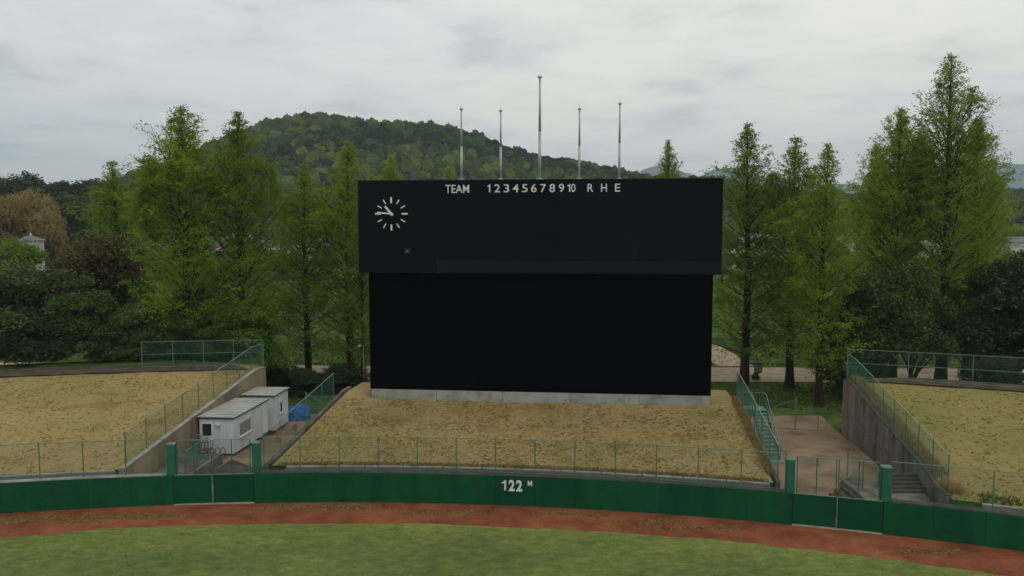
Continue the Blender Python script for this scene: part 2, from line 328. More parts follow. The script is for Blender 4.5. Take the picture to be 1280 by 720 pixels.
# field, warning track
def disc(name, rmax_fn, z, m, n=360, rin_fn=None, a0=-math.pi, a1=math.pi, rings=1):
    V = []; Fc = []
    for k in range(rings + 1):
        for i in range(n + 1):
            th = a0 + (a1 - a0) * i / n; ri = rin_fn(th) if rin_fn else 0.01; ra = rmax_fn(th)
            V.append(pol(th, ri + (ra - ri) * k / rings, z))
    for k in range(rings):
        for i in range(n): a = k * (n + 1) + i; Fc.append((a, a + 1, a + n + 2, a + n + 1))
    return struct(raw(name, V, Fc, m))
def track_in(th):
    x = R * th
    return 86.0 + 0.28 * math.sin(x * 0.085 + 0.6) + 0.22 * fbm(x * 0.16, 3.3) + 0.05 * fbm(x * 1.4, 1.0)
disc('warning_track', lambda t: R, -0.004, M_clay, rings=2, rin_fn=lambda t: 80, a0=-0.8, a1=0.8)
disc('field_grass', track_in, 0.004, M_field, n=900, rings=8, a0=-0.8, a1=0.8, rin_fn=lambda t: 8)

# grass banks
def bank(name, tl, tr, r0, r1, m, zf, n=70, nr=44, zoff=0.0):
    V = []; Fc = []
    for j in range(nr + 1):
        r = r0 + (r1 - r0) * j / nr; a, b = tl(r), tr(r)
        for i in range(n + 1):
            th = a + (b - a) * i / n; p = pol(th, r); e_ = min(i, n - i, 3) / 3
            p.z = zf(r, p.x, p.y) + 0.05 * fbm(p.x * 0.5, p.y * 0.5) * e_ + zoff; V.append(p)
    k = len(V)
    Fc = [(j * (n + 1) + i, (j + 1) * (n + 1) + i, (j + 1) * (n + 1) + i + 1, j * (n + 1) + i + 1) for j in range(nr) for i in range(n)]
    Fc = [f[::-1] for f in Fc]
    # skirts down to the ground
    def skirt(idx):
        b0 = len(V)
        for q in idx: v = V[q]; V.append(Vector((v.x, v.y, GZ - 0.3)))
        for t in range(len(idx) - 1): Fc.append((idx[t], idx[t + 1], b0 + t + 1, b0 + t))
    skirt([i for i in range(n + 1)]); skirt([j * (n + 1) for j in range(nr + 1)]); skirt([j * (n + 1) + n for j in range(nr + 1)]); skirt([nr * (n + 1) + i for i in range(n + 1)])
    o = raw(name, V, Fc, m, smooth=False); o.data.materials.append(M_ground)
    for f in o.data.polygons:
        if math.hypot(f.center.x - CX, f.center.y - CY) > 111.2 or abs(f.normal.z) < 0.5: f.material_index = 1
    return struct(o)
def z_left(r, x, y): return prof(r) if r < 115 else prof(r) - (r - 115) * 0.4
def z_right(r, x, y): return prof(r) if r < 111.5 else prof(r) - (r - 111.5) * 0.9
def z_mid(r, x, y):
    z = min(prof(r), 3.18)
    return z if r < 106 else z - (r - 106) * 0.6
bank('left_bank', lambda r: -0.62, lambda r: th_line(LRET, r) - 0.002 - max(0, r - 109.9) * 0.018, 90.55, 128, M_dry, z_left, 90, 50)
bank('right_bank', lambda r: th_line(RRET, r) + 0.002 + max(0, r - 109.0) * 0.016, lambda r: 0.78, 90.55, 116, M_dryR, z_right, 90, 44)
bank('centre_bank', lambda r: th_line(MEDGE, r) + 0.002, lambda r: th_line(REDGE, r) - 0.002, 90.55, 111.8, M_dry, z_mid, 60, 40)
# plateau strips of bare earth along the top of the two side banks
def strip(name, tl, tr, r0, r1, z, m, n=60):
    V = [pol(tl(r) + (tr(r) - tl(r)) * i / n, r, z(i) if callable(z) else z) for r in (r0, r1) for i in range(n + 1)]
    return struct(raw(name, V, [(i, i + 1, n + 2 + i, n + 1 + i) for i in range(n)], m))
strip('earth_path', lambda r: -0.62, lambda r: th_line(LRET, r) - 0.006 - (0.03 if r > 110 else 0), 108.2, 111.6, lambda i: 3.885 + 0.01 * fbm(i, 0), M_dirt)
strip('earth_path', lambda r: th_line(RRET, r) + 0.006 + max(0, r - 109.0) * 0.018, lambda r: 0.78, 108.6, 111.2, 3.885, M_dirt)
# passages
def passage(name, la, lb, y1):
    V = []; n = 24
    for j in range(n + 1):
        for l, o in ((la, 0.06), (lb, -0.06)):
            Y0 = 34.5; Y = Y0 + (y1 - Y0) * j / n; x = onl(l, Y) + o
            th = th_of(x, Y); r = max(math.hypot(x - CX, Y - CY), R + 0.05); p = pol(th, r)
            V.append((p.x, p.y, 0.012 if Y < 46 else 0.012 + (GZ + 0.02 - 0.0) * sstep(46, 58, Y)))
    return struct(raw(name, V, [(2 * j, 2 * j + 1, 2 * j + 3, 2 * j + 2) for j in range(n)], M_pass))
passage('left_passage', LRET, MEDGE, 61); passage('right_passage', REDGE, RRET, 60.5)
# raise the surrounding ground to meet the passages is not needed: both lie on the ground sheet
# sandy path behind the trees, and a branch that climbs away from it
def ribbon(name, pts, wd, m, dz=0.05):
    V = []
    P_ = [Vector(p) for p in pts]; Q = []
    for a, b in zip(P_, P_[1:]):
        for k in range(10): Q.append(a.lerp(b, k / 10))
    Q.append(P_[-1])
    for i, q in enumerate(Q):
        d = (Q[min(i + 1, len(Q) - 1)] - Q[max(i - 1, 0)]).normalized(); nrm = Vector((-d.y, d.x)); ww = wd[0] + (wd[1] - wd[0]) * i / (len(Q) - 1)
        for s_ in (-1, -0.33, 0.33, 1):
            x, y = q + nrm * s_ * (ww / 2 + 0.25 * fbm(q.x * 0.3 + s_ * 9, q.y * 0.3)); V.append((x, y, terr(x, y) + dz))
    return struct(raw(name, V, [(4 * i + k, 4 * i + k + 4, 4 * i + k + 5, 4 * i + k + 1) for i in range(len(Q) - 1) for k in range(3)], m))
ribbon('path', [(-90, 82.5), (-40, 81), (-10, 79), (20, 78.6), (50, 77.5), (95, 74)], (7.5, 8.5), M_path, 0.05)
ribbon('path', [(25.0, 83), (24.5, 90), (21.5, 98), (16, 110)], (4.0, 3.0), M_path, 0.09)

# ------------------------------------------------------------------ outfield wall
TH = dict(l1=th_of(-18.17, 39.24), l2=th_of(-13.76, 39.48), r1=th_of(13.82, 36.48), r2=th_of(17.97, 35.28))
def arc_box(mb, a, b, r0, r1, z0, z1, n=4):
    V = []
    for i in range(n + 1):
        th = a + (b - a) * i / n
        V += [pol(th, r0, z0), pol(th, r1, z0), pol(th, r1, z1), pol(th, r0, z1)]
    Fc = [(0, 1, 2, 3), tuple(4 * n + k for k in (3, 2, 1, 0))]
    for i in range(n):
        for k in range(4): Fc.append((4 * i + k, 4 * i + 4 + k, 4 * i + 4 + (k + 1) % 4, 4 * i + (k + 1) % 4))
    mb.add(V, Fc)
wall = thing('outfield_wall', 'long curved dark green padded outfield wall around the grass field', 'wall', pol(0.1, R))
bay = 2.13 / R
def span(a, b):
    n = max(1, round((b - a) / bay)); return [(a + (b - a) * i / n, a + (b - a) * (i + 1) / n) for i in range(n)]
sections = [(-0.62, TH['l1'] + 0.0010), (TH['l2'] - 0.0010, TH['r1'] + 0.0010), (TH['r2'] - 0.0010, 0.72)]
for a, b in sections:
    for p, q in span(a, b):
        mb = MB(); arc_box(mb, p + 0.00006, q - 0.00006, R, R + 0.10, 0.02, WH - 0.03); mb.obj('wall_panel', M_pad, wall)
        pc, qc = (max(p, a + 0.0036) if a > -0.6 else p), (min(q, b - 0.0036) if b < 0.7 else q)
        mb = MB(); arc_box(mb, pc, qc, R + 0.104, R + 0.32, -0.3, WH - 0.035); mb.obj('wall_core', M_curb, wall)
        mb = MB(); arc_box(mb, pc + 0.0001, qc - 0.0001, R + 0.03, R + 0.34, WH - 0.032, WH + 0.03); mb.obj('coping', M_gutter if a > -0.3 else M_curb, wall)
# gutter and kerb behind the wall, in front of the centre bank and the right bank
def kerb(a, b, label):
    t = thing('drain_gutter', label, 'gutter', pol((a + b) / 2, R + 0.6))
    for p, q in span(a, b):
        mb = MB(); arc_box(mb, p, q, R + 0.36, R + 1.15, 0.2, WH - 0.07); mb.obj('channel', M_gutter, t)
        mb = MB(); arc_box(mb, p + 0.0003, q - 0.0003, R + 1.153, R + 1.30, 0.2, WH + 0.0); mb.obj('kerb_stone', M_curb, t)
kerb(th_of(onl(MEDGE, 40.5), 40.5) + 0.012, th_of(onl(REDGE, 38), 38) - 0.004, 'grey drain channel with pale kerb at foot of centre grass bank')
kerb(th_of(22.6, 35.6), 0.70, 'grey drain channel with pale kerb at foot of right grass bank')
kerb(-0.60, th_of(-21.6, 40.3), 'grey drain channel with pale kerb at foot of left grass bank')
# 122 m sign lettering, painted on the wall
def figure_one(u0, u1, h, loc, rz, m, parent, name):
    """the figure 1: upright stroke with a flag, u0..u1 wide"""
    wd = u1 - u0; st = wd * 0.42; x1 = u1; x0 = u1 - st
    P2 = [(x0, 0), (x1, 0), (x1, h), (x1 - st * 0.75, h), (x1 - st * 0.95, h * 0.88), (u0, h * 0.80), (u0, h * 0.68), (x0, h * 0.70)]
    n = len(P2); V = [(x, 0.0, z) for x, z in P2] + [(x, -0.016, z) for x, z in P2]
    Fc = [tuple(range(n)), tuple(range(2 * n - 1, n - 1, -1))] + [(i, n + i, n + (i + 1) % n, (i + 1) % n) for i in range(n)]
    M_ = Matrix.Translation(loc) @ Matrix.Rotation(rz, 4, 'Z'); top = parent.parent or parent; inv = top.matrix_basis.inverted()
    return raw(name, [inv @ M_ @ Vector(v) for v in V], Fc, m, parent)
def text(body, loc, size, rz, m, parent, name='lettering', bold=0.0, sx=1.0, align='CENTER', ext=0.006, rot=None):
    c = bpy.data.curves.new(name, 'FONT'); c.body = body; c.size = size; c.align_x = align; c.extrude = ext; c.offset = bold; c.space_character = 1.0
    o = bpy.data.objects.new(name, c); C.objects.link(o); bpy.context.view_layer.update()
    me = bpy.data.meshes.new_from_object(o.evaluated_get(bpy.context.evaluated_depsgraph_get())); bpy.data.objects.remove(o)
    me.materials.clear(); me.materials.append(m)
    M_ = Matrix.Translation(loc) @ Matrix.Rotation(rz, 4, 'Z') @ Matrix.Rotation(math.pi / 2, 4, 'X') @ Matrix.Diagonal((sx, 1, 1, 1))
    top = parent.parent or parent
    me.transform(top.matrix_basis.inverted() @ M_)
    q = bpy.data.objects.new(name, me); C.objects.link(q); q.parent = parent; return q
thm = th_of(0.12, 39.1)
zb = 1.63 - 0.80
for i, ch in enumerate('122'):
    if i == 0: figure_one(-0.13, 0.10, 0.56, pol(thm + (i - 1.0) * 0.40 / R - 0.0015, R - 0.004, zb), -thm, M_white, wall, 'distance_digit')
    else: text(ch, pol(thm + (i - 1.0) * 0.40 / R - 0.0015, R - 0.012, zb), 0.80, -thm, M_white, wall, 'distance_digit', 0.03, 0.80)
text('M', pol(thm + 0.84 / R, R - 0.012, zb + 0.30), 0.38, -thm, M_white, wall, 'distance_letter', 0.012, 0.9)

# columns
def column(th, label):
    t = thing('gate_column', label, 'column', pol(th, R + 0.1), 'green columns beside the field gates')
    p = pol(th, R + 0.115); e_ = Vector((math.cos(th), -math.sin(th), 0)); nn = Vector((math.sin(th), math.cos(th), 0))
    MB().box(p - e_ * 0.21 + Vector((0, 0, -0.1)), e_ * 0.42, nn * 0.42, (0, 0, 3.32), 0.05).obj('shaft', M_green, t)
    MB().box(p - e_ * 0.23 - nn * 0.02 + Vector((0, 0, 3.222)), e_ * 0.46, nn * 0.46, (0, 0, 0.05), 0.06).obj('column_cap', M_rail, t)
    return t
c1 = column(TH['l1'], 'green column left of the left field gate, nearest the bare grey ramp')
c2 = column(TH['l2'], 'green column right of the left field gate, below the red cone')
c3 = column(TH['r1'], 'green column left of the right field gate, below the steel stair')
c4 = column(TH['r2'], 'green column right of the right field gate, beside the dark steps')
MB().box(pol(TH['l1'], R + 0.2, 2.75) + Vector((0.22, 0, 0)), (0.10, 0, 0), (0, 0.12, 0), (0, 0, 0.22)).obj('latch_box', M_green, c1)

# ------------------------------------------------------------------ chain-link fences
def wires(mb, a, b, h0, h1, pitch=0.09, r=0.0026):
    """diamond wires in the bay from a to b (foot points), between h0 and h1 above the foot"""
    a, b = Vector(a), Vector(b); Lh = (b - a).to_2d().length; hh = h1 - h0; d = (b - a) / Lh
    up = Vector((0, 0, 1))
    n = int((Lh + hh) / pitch)
    for s_ in (1, -1):
        for k in range(n + 1):
            s0 = -hh + k * pitch
            t0 = max(0.0, -s0); t1 = min(hh, Lh - s0)
            if t1 - t0 < 0.02: continue
            A = s0 + t0; B = s0 + t1
            if s_ < 0: A, B = Lh - A, Lh - B
            mb.tube(a + d * A + up * (h0 + t0), a + d * B + up * (h0 + t1), r, r, 3, cap=False)
def fence(name, label, pts, h, cat='fence', group=None, mid=False, m=None, tops=None, bot=True, r_post=0.028, topm=None, skip=()):
    t = thing(name, label, cat, pts[0], group); pts = [Vector(p) for p in pts]; up = Vector((0, 0, 1))
    m = m or M_postg; wm = MB()
    for i, p in enumerate(pts): MB().tube(p - up * 0.05, p + up * (h + 0.03), r_post, r_post, 8).obj('post', m, t)
    for a, b in zip(pts, pts[1:]):
        MB().tube(a + up * h, b + up * h, 0.021, 0.021, 6).obj('top_rail', topm or M_rail, t)
        if bot: MB().tube(a + up * 0.07, b + up * 0.07, 0.018, 0.018, 6).obj('bottom_rail', m, t)
        if mid: MB().tube(a + up * h * 0.52, b + up * h * 0.52, 0.02, 0.02, 6).obj('mid_rail', topm or m, t)
        wires(wm, a, b, 0.07, h)
    wm.obj('chain_link', M_wire, t, kind='stuff')
    return t
def arcpts(a, b, r, z): return [pol(p, r, z) for p, q in span(a, b)] + [pol(b, r, z)]
fence('wall_fence', 'green chain link fence on outfield wall left of left gate', arcpts(-0.62, TH['l1'] - 0.0026, R + 0.22, WH + 0.03), 1.88)
fence('wall_fence', 'green chain link fence on outfield wall between the two gates', arcpts(TH['l2'] + 0.0026, TH['r1'] - 0.0026, R + 0.22, WH + 0.03), 1.88)
fence('wall_fence', 'green chain link fence on outfield wall right of right gate', arcpts(TH['r2'] + 0.0026, 0.72, R + 0.22, WH + 0.03), 1.88)
def zline(l, Y, f=prof): return f(math.hypot(onl(l, Y) - CX, Y - CY))
def line_pts(l, Ys, off, zf): return [(onl(l, Y) + off, Y, zf(l, Y)) for Y in Ys]
fence('bank_fence', 'green chain link fence climbing the left retaining wall', line_pts(LRET, list(np.arange(40.8, 59.6, 2.08)) + [59.4], -0.25, lambda l, Y: zline(l, Y) + 0.02), 1.85, topm=M_top)
fence('bank_fence', 'green chain link fence along left edge of centre bank above the cones', line_pts(MEDGE, list(np.linspace(40.6, 51.3, 6)), -0.10, lambda l, Y: min(zline(l, Y), 3.2) + 0.05), 1.85, topm=M_top)
fence('bank_fence', 'green chain link fence along right edge of centre bank beside the stair', line_pts(REDGE, list(np.linspace(38.3, 50.8, 7)), 0.10, lambda l, Y: min(zline(l, Y), 3.2) + 0.05), 1.85, topm=M_top)
fence('bank_fence', 'green chain link fence descending the right retaining wall', line_pts(RRET, list(np.linspace(36.4, 54.3, 10)), 0.25, lambda l, Y: zline(l, Y) + 0.02), 1.85, topm=M_top)
fence('top_fence', 'tall green chain link fence on top of left bank before the dark bushes', [pol(a, 110, 3.86) for a in np.linspace(th_of(-29.2, 58.8), th_line(LRET, 110) - 0.003, 5)], 2.05, mid=True, m=M_rail)
fence('top_fence', 'tall green chain link fence on top of right bank before the trees', [pol(a, 109.8, 3.86) for a in np.linspace(th_line(RRET, 109.8) + 0.003, 0.72, 12)], 2.1, mid=True, m=M_rail)

# gates
def gate(a, b, label, split):
    t = thing('field_gate', label, 'gate', pol((a + b) / 2, R), 'double gates in the outfield wall')
    a += 0.0012; b -= 0.0012; mid = a + (b - a) * split
    for p, q in ((a, mid), (mid, b)):
        mb = MB(); arc_box(mb, p + 0.0004, q - 0.0004, R + 0.05, R + 0.10, 0.06, WH - 0.05, 2); mb.obj('gate_panel', M_gatep, t)
        mb = MB(); arc_box(mb, p + 0.0004, q - 0.0004, R + 0.03, R + 0.10, WH - 0.045, WH - 0.015, 2); mb.obj('gate_rail', M_rail, t)
        P0, P1 = pol(p + (0.0022 if p == a else 0.0006), R + 0.14, 0.05), pol(q - (0.0022 if q == b else 0.0006), R + 0.14, 0.05)
        for x in (P0, P1, (P0 + P1) / 2): MB().tube(x, x + Vector((0, 0, 3.4)), 0.026, 0.026, 8).obj('gate_post', M_green, t)
        MB().tube(P0 + Vector((0, 0, 3.42)), P1 + Vector((0, 0, 3.42)), 0.024, 0.024, 6).obj('top_rail', M_rail, t)
        wm = MB(); wires(wm, P0, P1, WH - 0.04, 3.38); wm.obj('chain_link', M_wire, t, kind='stuff')
    x = pol(mid, R - 0.0, 0.05); MB().tube(x, x + Vector((0, 0, WH - 0.05)), 0.022, 0.022, 8).obj('meeting_stile', M_rail, t)
    mb = MB(); arc_box(mb, a, b, R - 0.05, R + 0.25, -0.02, 0.028, 3); mb.obj('threshold', M_curb, t)
gate(TH['l1'], TH['l2'], 'dark green double gate in outfield wall before the white hut', 0.48)
gate(TH['r1'], TH['r2'], 'dark green double gate in outfield wall before the sandy passage', 0.50)

# ------------------------------------------------------------------ retaining walls
def retaining(l, Y0, Y1, side, label, m, seg, edges):
    """side: -1 wall body lies on the -x side of the line (bank there)"""
    t = thing('retaining_wall', label, 'wall', (onl(l, Y0), Y0, 0))
    Ys = list(np.linspace(Y0, Y1, seg + 1))
    for a, b in zip(Ys, Ys[1:]):
        pa, pb = Vector((onl(l, a), a + 0.008, 0)), Vector((onl(l, b), b - 0.008, 0)); th = Vector((side * 0.30, 0, 0))
        za, zb_ = zline(l, a), zline(l, b); K = 6
        V = []; 
        for k in range(K + 1):
            q = pa.lerp(pb, k / K); zt = min(zline(l, q.y), 3.84) + 0.03
            if q.y > Y1 - 0.8: zt -= 0.10 * (q.y - (Y1 - 0.8))
            V += [(q.x, q.y, GZ - 0.2), (q.x + th.x, q.y, GZ - 0.2), (q.x + th.x, q.y, zt), (q.x, q.y, zt)]
        Fc = [(0, 1, 2, 3), tuple(4 * K + k for k in (3, 2, 1, 0))]
        for i in range(K):
            for k in range(4): Fc.append((4 * i + k, 4 * i + 4 + k, 4 * i + 4 + (k + 1) % 4, 4 * i + (k + 1) % 4))
        mb = MB(); mb.add(V, Fc); o = mb.obj('wall_panel', m, t)
        V2 = []
        for k in range(K + 1):
            q = pa.lerp(pb, k / K); zt = min(zline(l, q.y), 3.84) + 0.034
            if q.y > Y1 - 0.8: zt -= 0.10 * (q.y - (Y1 - 0.8))
            x0, x1 = q.x - side * 0.03, q.x + side * 0.28
            V2 += [(x0, q.y, zt), (x1, q.y, zt), (x1, q.y, zt + 0.07), (x0, q.y, zt + 0.07)]
        mb = MB(); mb.add(V2, Fc); mb.obj('coping', edges, t)
        for k in (1, 3, 5):   # weep holes
            q = pa.lerp(pb, k / K); zz = 0.75 + 0.4 * (k % 4 == 1)
            MB().tube((q.x - side * 0.012, q.y, zz), (q.x + side * 0.05, q.y, zz), 0.045, 0.045, 8).obj('weep_hole', M_dark, o)
    return t
retaining(LRET, 40.2, 59.6, -1, 'buff concrete retaining wall rising behind the white hut', M_concL, 6, M_curb)
retaining(RRET, 35.9, 54.6, 1, 'stained grey concrete retaining wall right of the sandy passage', M_conc, 6, M_gutter)
def edging(l, Y0, Y1, side, label):
    M_gutter_ = M_conc; t = thing('bank_edging', label, 'kerb', (onl(l, Y0), Y0, 0))
    Ys = list(np.linspace(Y0, Y1, 8))
    for a, b in zip(Ys, Ys[1:]):
        V = []; K = 3
        for k in range(K + 1):
            y = a + 0.01 + (b - a - 0.02) * k / K; x = onl(l, y); zt = min(zline(l, y), 3.18) + 0.07
            x0, x1 = x - side * 0.02, x + side * 0.22
            V += [(x0, y, GZ - 0.2), (x1, y, GZ - 0.2), (x1, y, zt), (x0, y, zt)]
        Fc = [(0, 1, 2, 3), tuple(4 * K + k for k in (3, 2, 1, 0))]
        for i in range(K):
            for k in range(4): Fc.append((4 * i + k, 4 * i + 4 + k, 4 * i + 4 + (k + 1) % 4, 4 * i + (k + 1) % 4))
        mb = MB(); mb.add(V, Fc); mb.obj('kerb_block', M_conc, t)
edging(MEDGE, 40.6, 54.6, -1, 'grey concrete edging along left side of centre grass bank')
edging(REDGE, 38.2, 51.2, 1, 'grey concrete edging along right side of centre grass bank')

# ------------------------------------------------------------------ scoreboard
A0 = Vector((-9.78, 51.84, 0)); A1 = Vector((13.19, 49.51, 0)); E = (A1 - A0).normalized(); NB = Vector((E.y, -E.x, 0))   # NB points to the field
if NB.y > 0: NB = -NB
RZ = math.atan2(E.y, E.x)
def bpx(px, off=0.0):                          # metres along the board front for a sight line
    k = (px - 640) / F; o = A0 + NB * off      # X = k*Y (pitch is small and handled by zat)
    return (k * o.y - o.x) / (E.x - k * E.y)
sb = thing('scoreboard', 'huge black electronic scoreboard with clock standing on the grass bank', 'scoreboard', (A0 + A1) / 2)
def bp(u, off, z): return A0 + E * u + NB * off + Vector((0, 0, z))
def bbox(name, u0, u1, o0, o1, z0, z1, m, parent=sb, bev=0.0): 
    mb = MB(); mb.box(bp(u0, o1, z0), E * (u1 - u0), -NB * (o1 - o0), (0, 0, z1 - z0), bev); return mb.obj(name, m, parent)
def corr(px, py, off):
    # exact: sight line against the board's plane
    u_ = (px - 640) / F; v_ = (360 - py) / F
    d = Vector((u_, math.cos(P) + v_ * math.sin(P), -math.sin(P) + v_ * math.cos(P))); o = A0 + NB * off - Vector((0, 0, H))
    t = o.xy.dot(NB.xy) / d.xy.dot(NB.xy)
    q = d * t; return ((q - Vector((o.x, o.y, 0))).xy.dot(E.xy), H + q.z)
OFU = 0.40
uL, zT = corr(447, 226.5, OFU); uR, zT2 = corr(904.3, 223.3, OFU); zT = (zT + zT2) / 2
_, zB = corr(449, 341, OFU); _, zB2 = corr(901.7, 343.2, OFU); zB = (zB + zB2) / 2
lL, z1_ = corr(463, 486, 0); lR, z2_ = corr(888.5, 494.8, 0); zP = (z1_ + z2_) / 2
print('BOARD', uL, uR, zT, zB, lL, lR, zP)
_, zl1 = corr(648, 324.5, OFU)
ub, _ = corr(531, 330, OFU); um, _ = corr(648, 330, OFU)
# upper casing in separate face sheets round its recessed band
bbox('upper_casing', uL, uR, -1.9, OFU - 0.05, zB, zT, M_upper)
ncol = 9
for i in range(ncol):
    a, b = uL + (uR - uL) * i / ncol, uL + (uR - uL) * (i + 1) / ncol
    lo = zl1 if a > ub - 1.5 else zB
    bbox('face_sheet', a + 0.004, b - 0.004, OFU - 0.048, OFU, lo + 0.01, zT - 0.02, M_upper)
a = uL + (uR - uL) * 2 / ncol
us = [a, um] + [um + (uR - um) * k / 3 for k in (1, 2, 3)]
for p, q in zip(us, us[1:]): bbox('band_sheet', p + 0.008, q - 0.008, OFU - 0.048, OFU - 0.015, zB + 0.01, zl1 - 0.035, M_band)
bbox('top_flashing', uL - 0.03, uR + 0.03, -1.93, OFU + 0.03, zT + 0.002, zT + 0.06, M_dark)
# screen: a grid of cabinets in a frame
bbox('lower_casing', lL, lR, -1.6, -0.05, 0.2, zB - 0.004, M_led)
nc, nr_ = 16, 6
for i in range(nc):
    for j in range(nr_):
        a, b = lL + 0.15 + (lR - lL - 0.3) * i / nc, lL + 0.15 + (lR - lL - 0.3) * (i + 1) / nc
        c_, d_ = zP + 0.12 + (zB - zP - 0.2) * j / nr_, zP + 0.12 + (zB - zP - 0.2) * (j + 1) / nr_
        bbox('screen_module', a + 0.003, b - 0.003, -0.048, -0.02, c_ + 0.003, d_ - 0.003, M_led)
bbox('screen_frame', lL, lL + 0.14, -0.048, 0, zP + 0.1, zB - 0.1, M_led); bbox('screen_frame', lR - 0.14, lR, -0.048, 0, zP + 0.1, zB - 0.1, M_led)
bbox('screen_frame', lL, lR, -0.048, 0, zP + 0.004, zP + 0.096, M_led)
pls = [corr(p, 495, 0.06)[0] for p in (464, 545.5, 628, 713, 799)] + [lR - 0.03]
for a, b in zip(pls, pls[1:]): bbox('plinth_block', a + 0.012, b - 0.012, -0.9, 0.08, 2.6, zP - 0.004, M_plinth)
# lettering
def blet(body, px0, px1, py0, py1, sx):
    u0, zt = corr(px0, py0, OFU + 0.01); u1, zb_ = corr(px1, py1, OFU + 0.01)
    h = zt - zb_; size = h / 0.70
    if body == '1': return figure_one(u0, u1, h, bp(0, OFU + 0.006, zb_), RZ, M_white, sb, 'lettering')
    if body == '10': blet('1', px0, px0 + 3.4, py0, py1, 1); px0 += 4.6; body = '0'; u0, zt = corr(px0, py0, OFU + 0.01)
    o = text(body, bp((u0 + u1) / 2, OFU + 0.012, zb_), size, RZ, M_white, sb, 'lettering', 0.004, 1.0, ext=0.008)
    me = o.data; xs_ = [(Vector(v.co) @ E) for v in me.vertices]; w0 = max(xs_) - min(xs_); c0 = (max(xs_) + min(xs_)) / 2; tgt = (u1 - u0)
    cu = ((sb.matrix_basis.translation - A0) @ E); k = tgt / w0
    for v in me.vertices:
        s_ = Vector(v.co) @ E; v.co = Vector(v.co) + E * ((s_ - c0) * k + ((u0 + u1) / 2 - cu) - s_)
blet('TEAM', 556.5, 586.5, 231, 241, .8)
for ch, cx, wd in [('1', 611, 3.6), ('2', 621.5, 7), ('3', 633, 7), ('4', 644.5, 7.5), ('5', 656, 7), ('6', 667.3, 6.8), ('7', 679, 7), ('8', 690.3, 7), ('9', 701.8, 6.6), ('10', 714.3, 10), ('R', 738, 7.2), ('H', 755, 7.2), ('E', 772, 6.4)]:
    dy_ = (cx - 571) * -0.006
    blet(ch, cx - wd / 2, cx + wd / 2, 230.6 + dy_, 240.6 + dy_, .8)
# clock
cu_, cz_ = corr(489.2, 267.3, OFU)
def cpt(ang, r, off): return bp(cu_ + r * math.sin(ang), OFU + off, cz_ + r * math.cos(ang))
def hand(name, ang, r0, r1, wd, off, parent):
    d = (cpt(ang, 1, 0) - cpt(ang, 0, 0)).normalized(); n_ = d.cross(NB).normalized()
    mb = MB(); a = cpt(ang, r0, off); mb.box(a - n_ * wd / 2, d * (r1 - r0), n_ * wd, NB * 0.02); return mb.obj(name, M_white, parent)
mb = MB(); mb.V = []; 
ring = [cpt(2 * math.pi * k / 40, 1.2, 0.002) for k in range(40)]
mb.add(ring + [p + NB * 0.006 for p in ring], [tuple(range(40)), tuple(range(79, 39, -1))] + [(i, (i + 1) % 40, 40 + (i + 1) % 40, 40 + i) for i in range(40)])
cf = mb.obj('clock_face', M_upper, sb)
for k in range(12):
    big = k % 3 == 0
    hand('hour_mark', 2 * math.pi * k / 12, 0.72 if big else 0.76, 1.13 if big else 1.10, 0.115 if big else 0.075, 0.01, cf)
hand('minute_hand', rad(275.5), -0.14, 0.98, 0.10, 0.05, cf); hand('hour_hand', rad(320), -0.16, 0.66, 0.14, 0.03, cf)
MB().tube(cpt(0, 0, 0.008), cpt(0, 0, 0.08), 0.10, 0.10, 16).obj('clock_hub', M_white, cf)
cu2, cz2 = corr(510, 313.5, OFU)
mb = MB(); mb.box(bp(cu2 - 0.2, OFU + 0.16, cz2 - 0.18), E * 0.4, -NB * 0.158, (0, 0, 0.34), 0.03); bx_ = mb.obj('control_box', M_dark, sb)
mb = MB(); mb.box(bp(cu2 - 0.09, OFU + 0.175, cz2 - 0.05), E * 0.16, -NB * 0.014, (0, 0, 0.06)); mb.obj('box_window', M_curb, bx_)
# flagpoles on the scoreboard roof
def flagpole(px, ptop, rr, label):
    uu, _ = corr(px, 222, -0.9); zt = corr(px, ptop, -0.9)[1]
    t = thing('flagpole', label, 'flagpole', bp(uu, -0.9, zT + 0.06), 'flagpoles on top of the scoreboard'); b0 = bp(uu, -0.9, zT + 0.06)
    hh = zt - b0.z; up = Vector((0, 0, 1))
    MB().tube(b0, b0 + up * 0.12, rr * 2.6, rr * 2.2, 12).obj('base_plate', M_galv, t)
    k = 3; 
    MB().tube(b0 + up * 0.12, b0 + up * hh * 0.45, rr, rr * 0.9, 12).obj('pole', M_galv, t, smooth=True)
    MB().tube(b0 + up * hh * 0.45, b0 + up * (hh - 0.42), rr * 0.86, rr * 0.6, 12).obj('pole', M_galv, t, smooth=True)
    MB().lathe(b0 + up * (hh - 0.42), [(rr * 0.6, 0), (rr * 1.5, 0.04), (rr * 1.5, 0.12), (rr * 0.5, 0.17)], 12).obj('truck', M_galv, t)
    MB().tube(b0 + up * (hh - 0.25), b0 + up * hh, 0.018, 0.008, 6).obj('lightning_rod', M_galv, t)
    MB().path([b0 + up * 1.0 + NB * (rr + 0.05), b0 + up * (hh - 0.4) + NB * (rr + 0.05)], 0.006, 3).obj('halyard', M_curb, t)
flagpole(577, 130, 0.085, 'slim white flagpole, leftmost on the scoreboard top'); flagpole(626, 132, 0.085, 'slim white flagpole, second from left on the scoreboard top')
flagpole(674.6, 90, 0.11, 'tallest and thickest white flagpole, middle of the scoreboard top')
flagpole(724, 130, 0.085, 'slim white flagpole, just right of the tallest flagpole'); flagpole(774, 123, 0.085, 'slim white flagpole, rightmost on the scoreboard top')

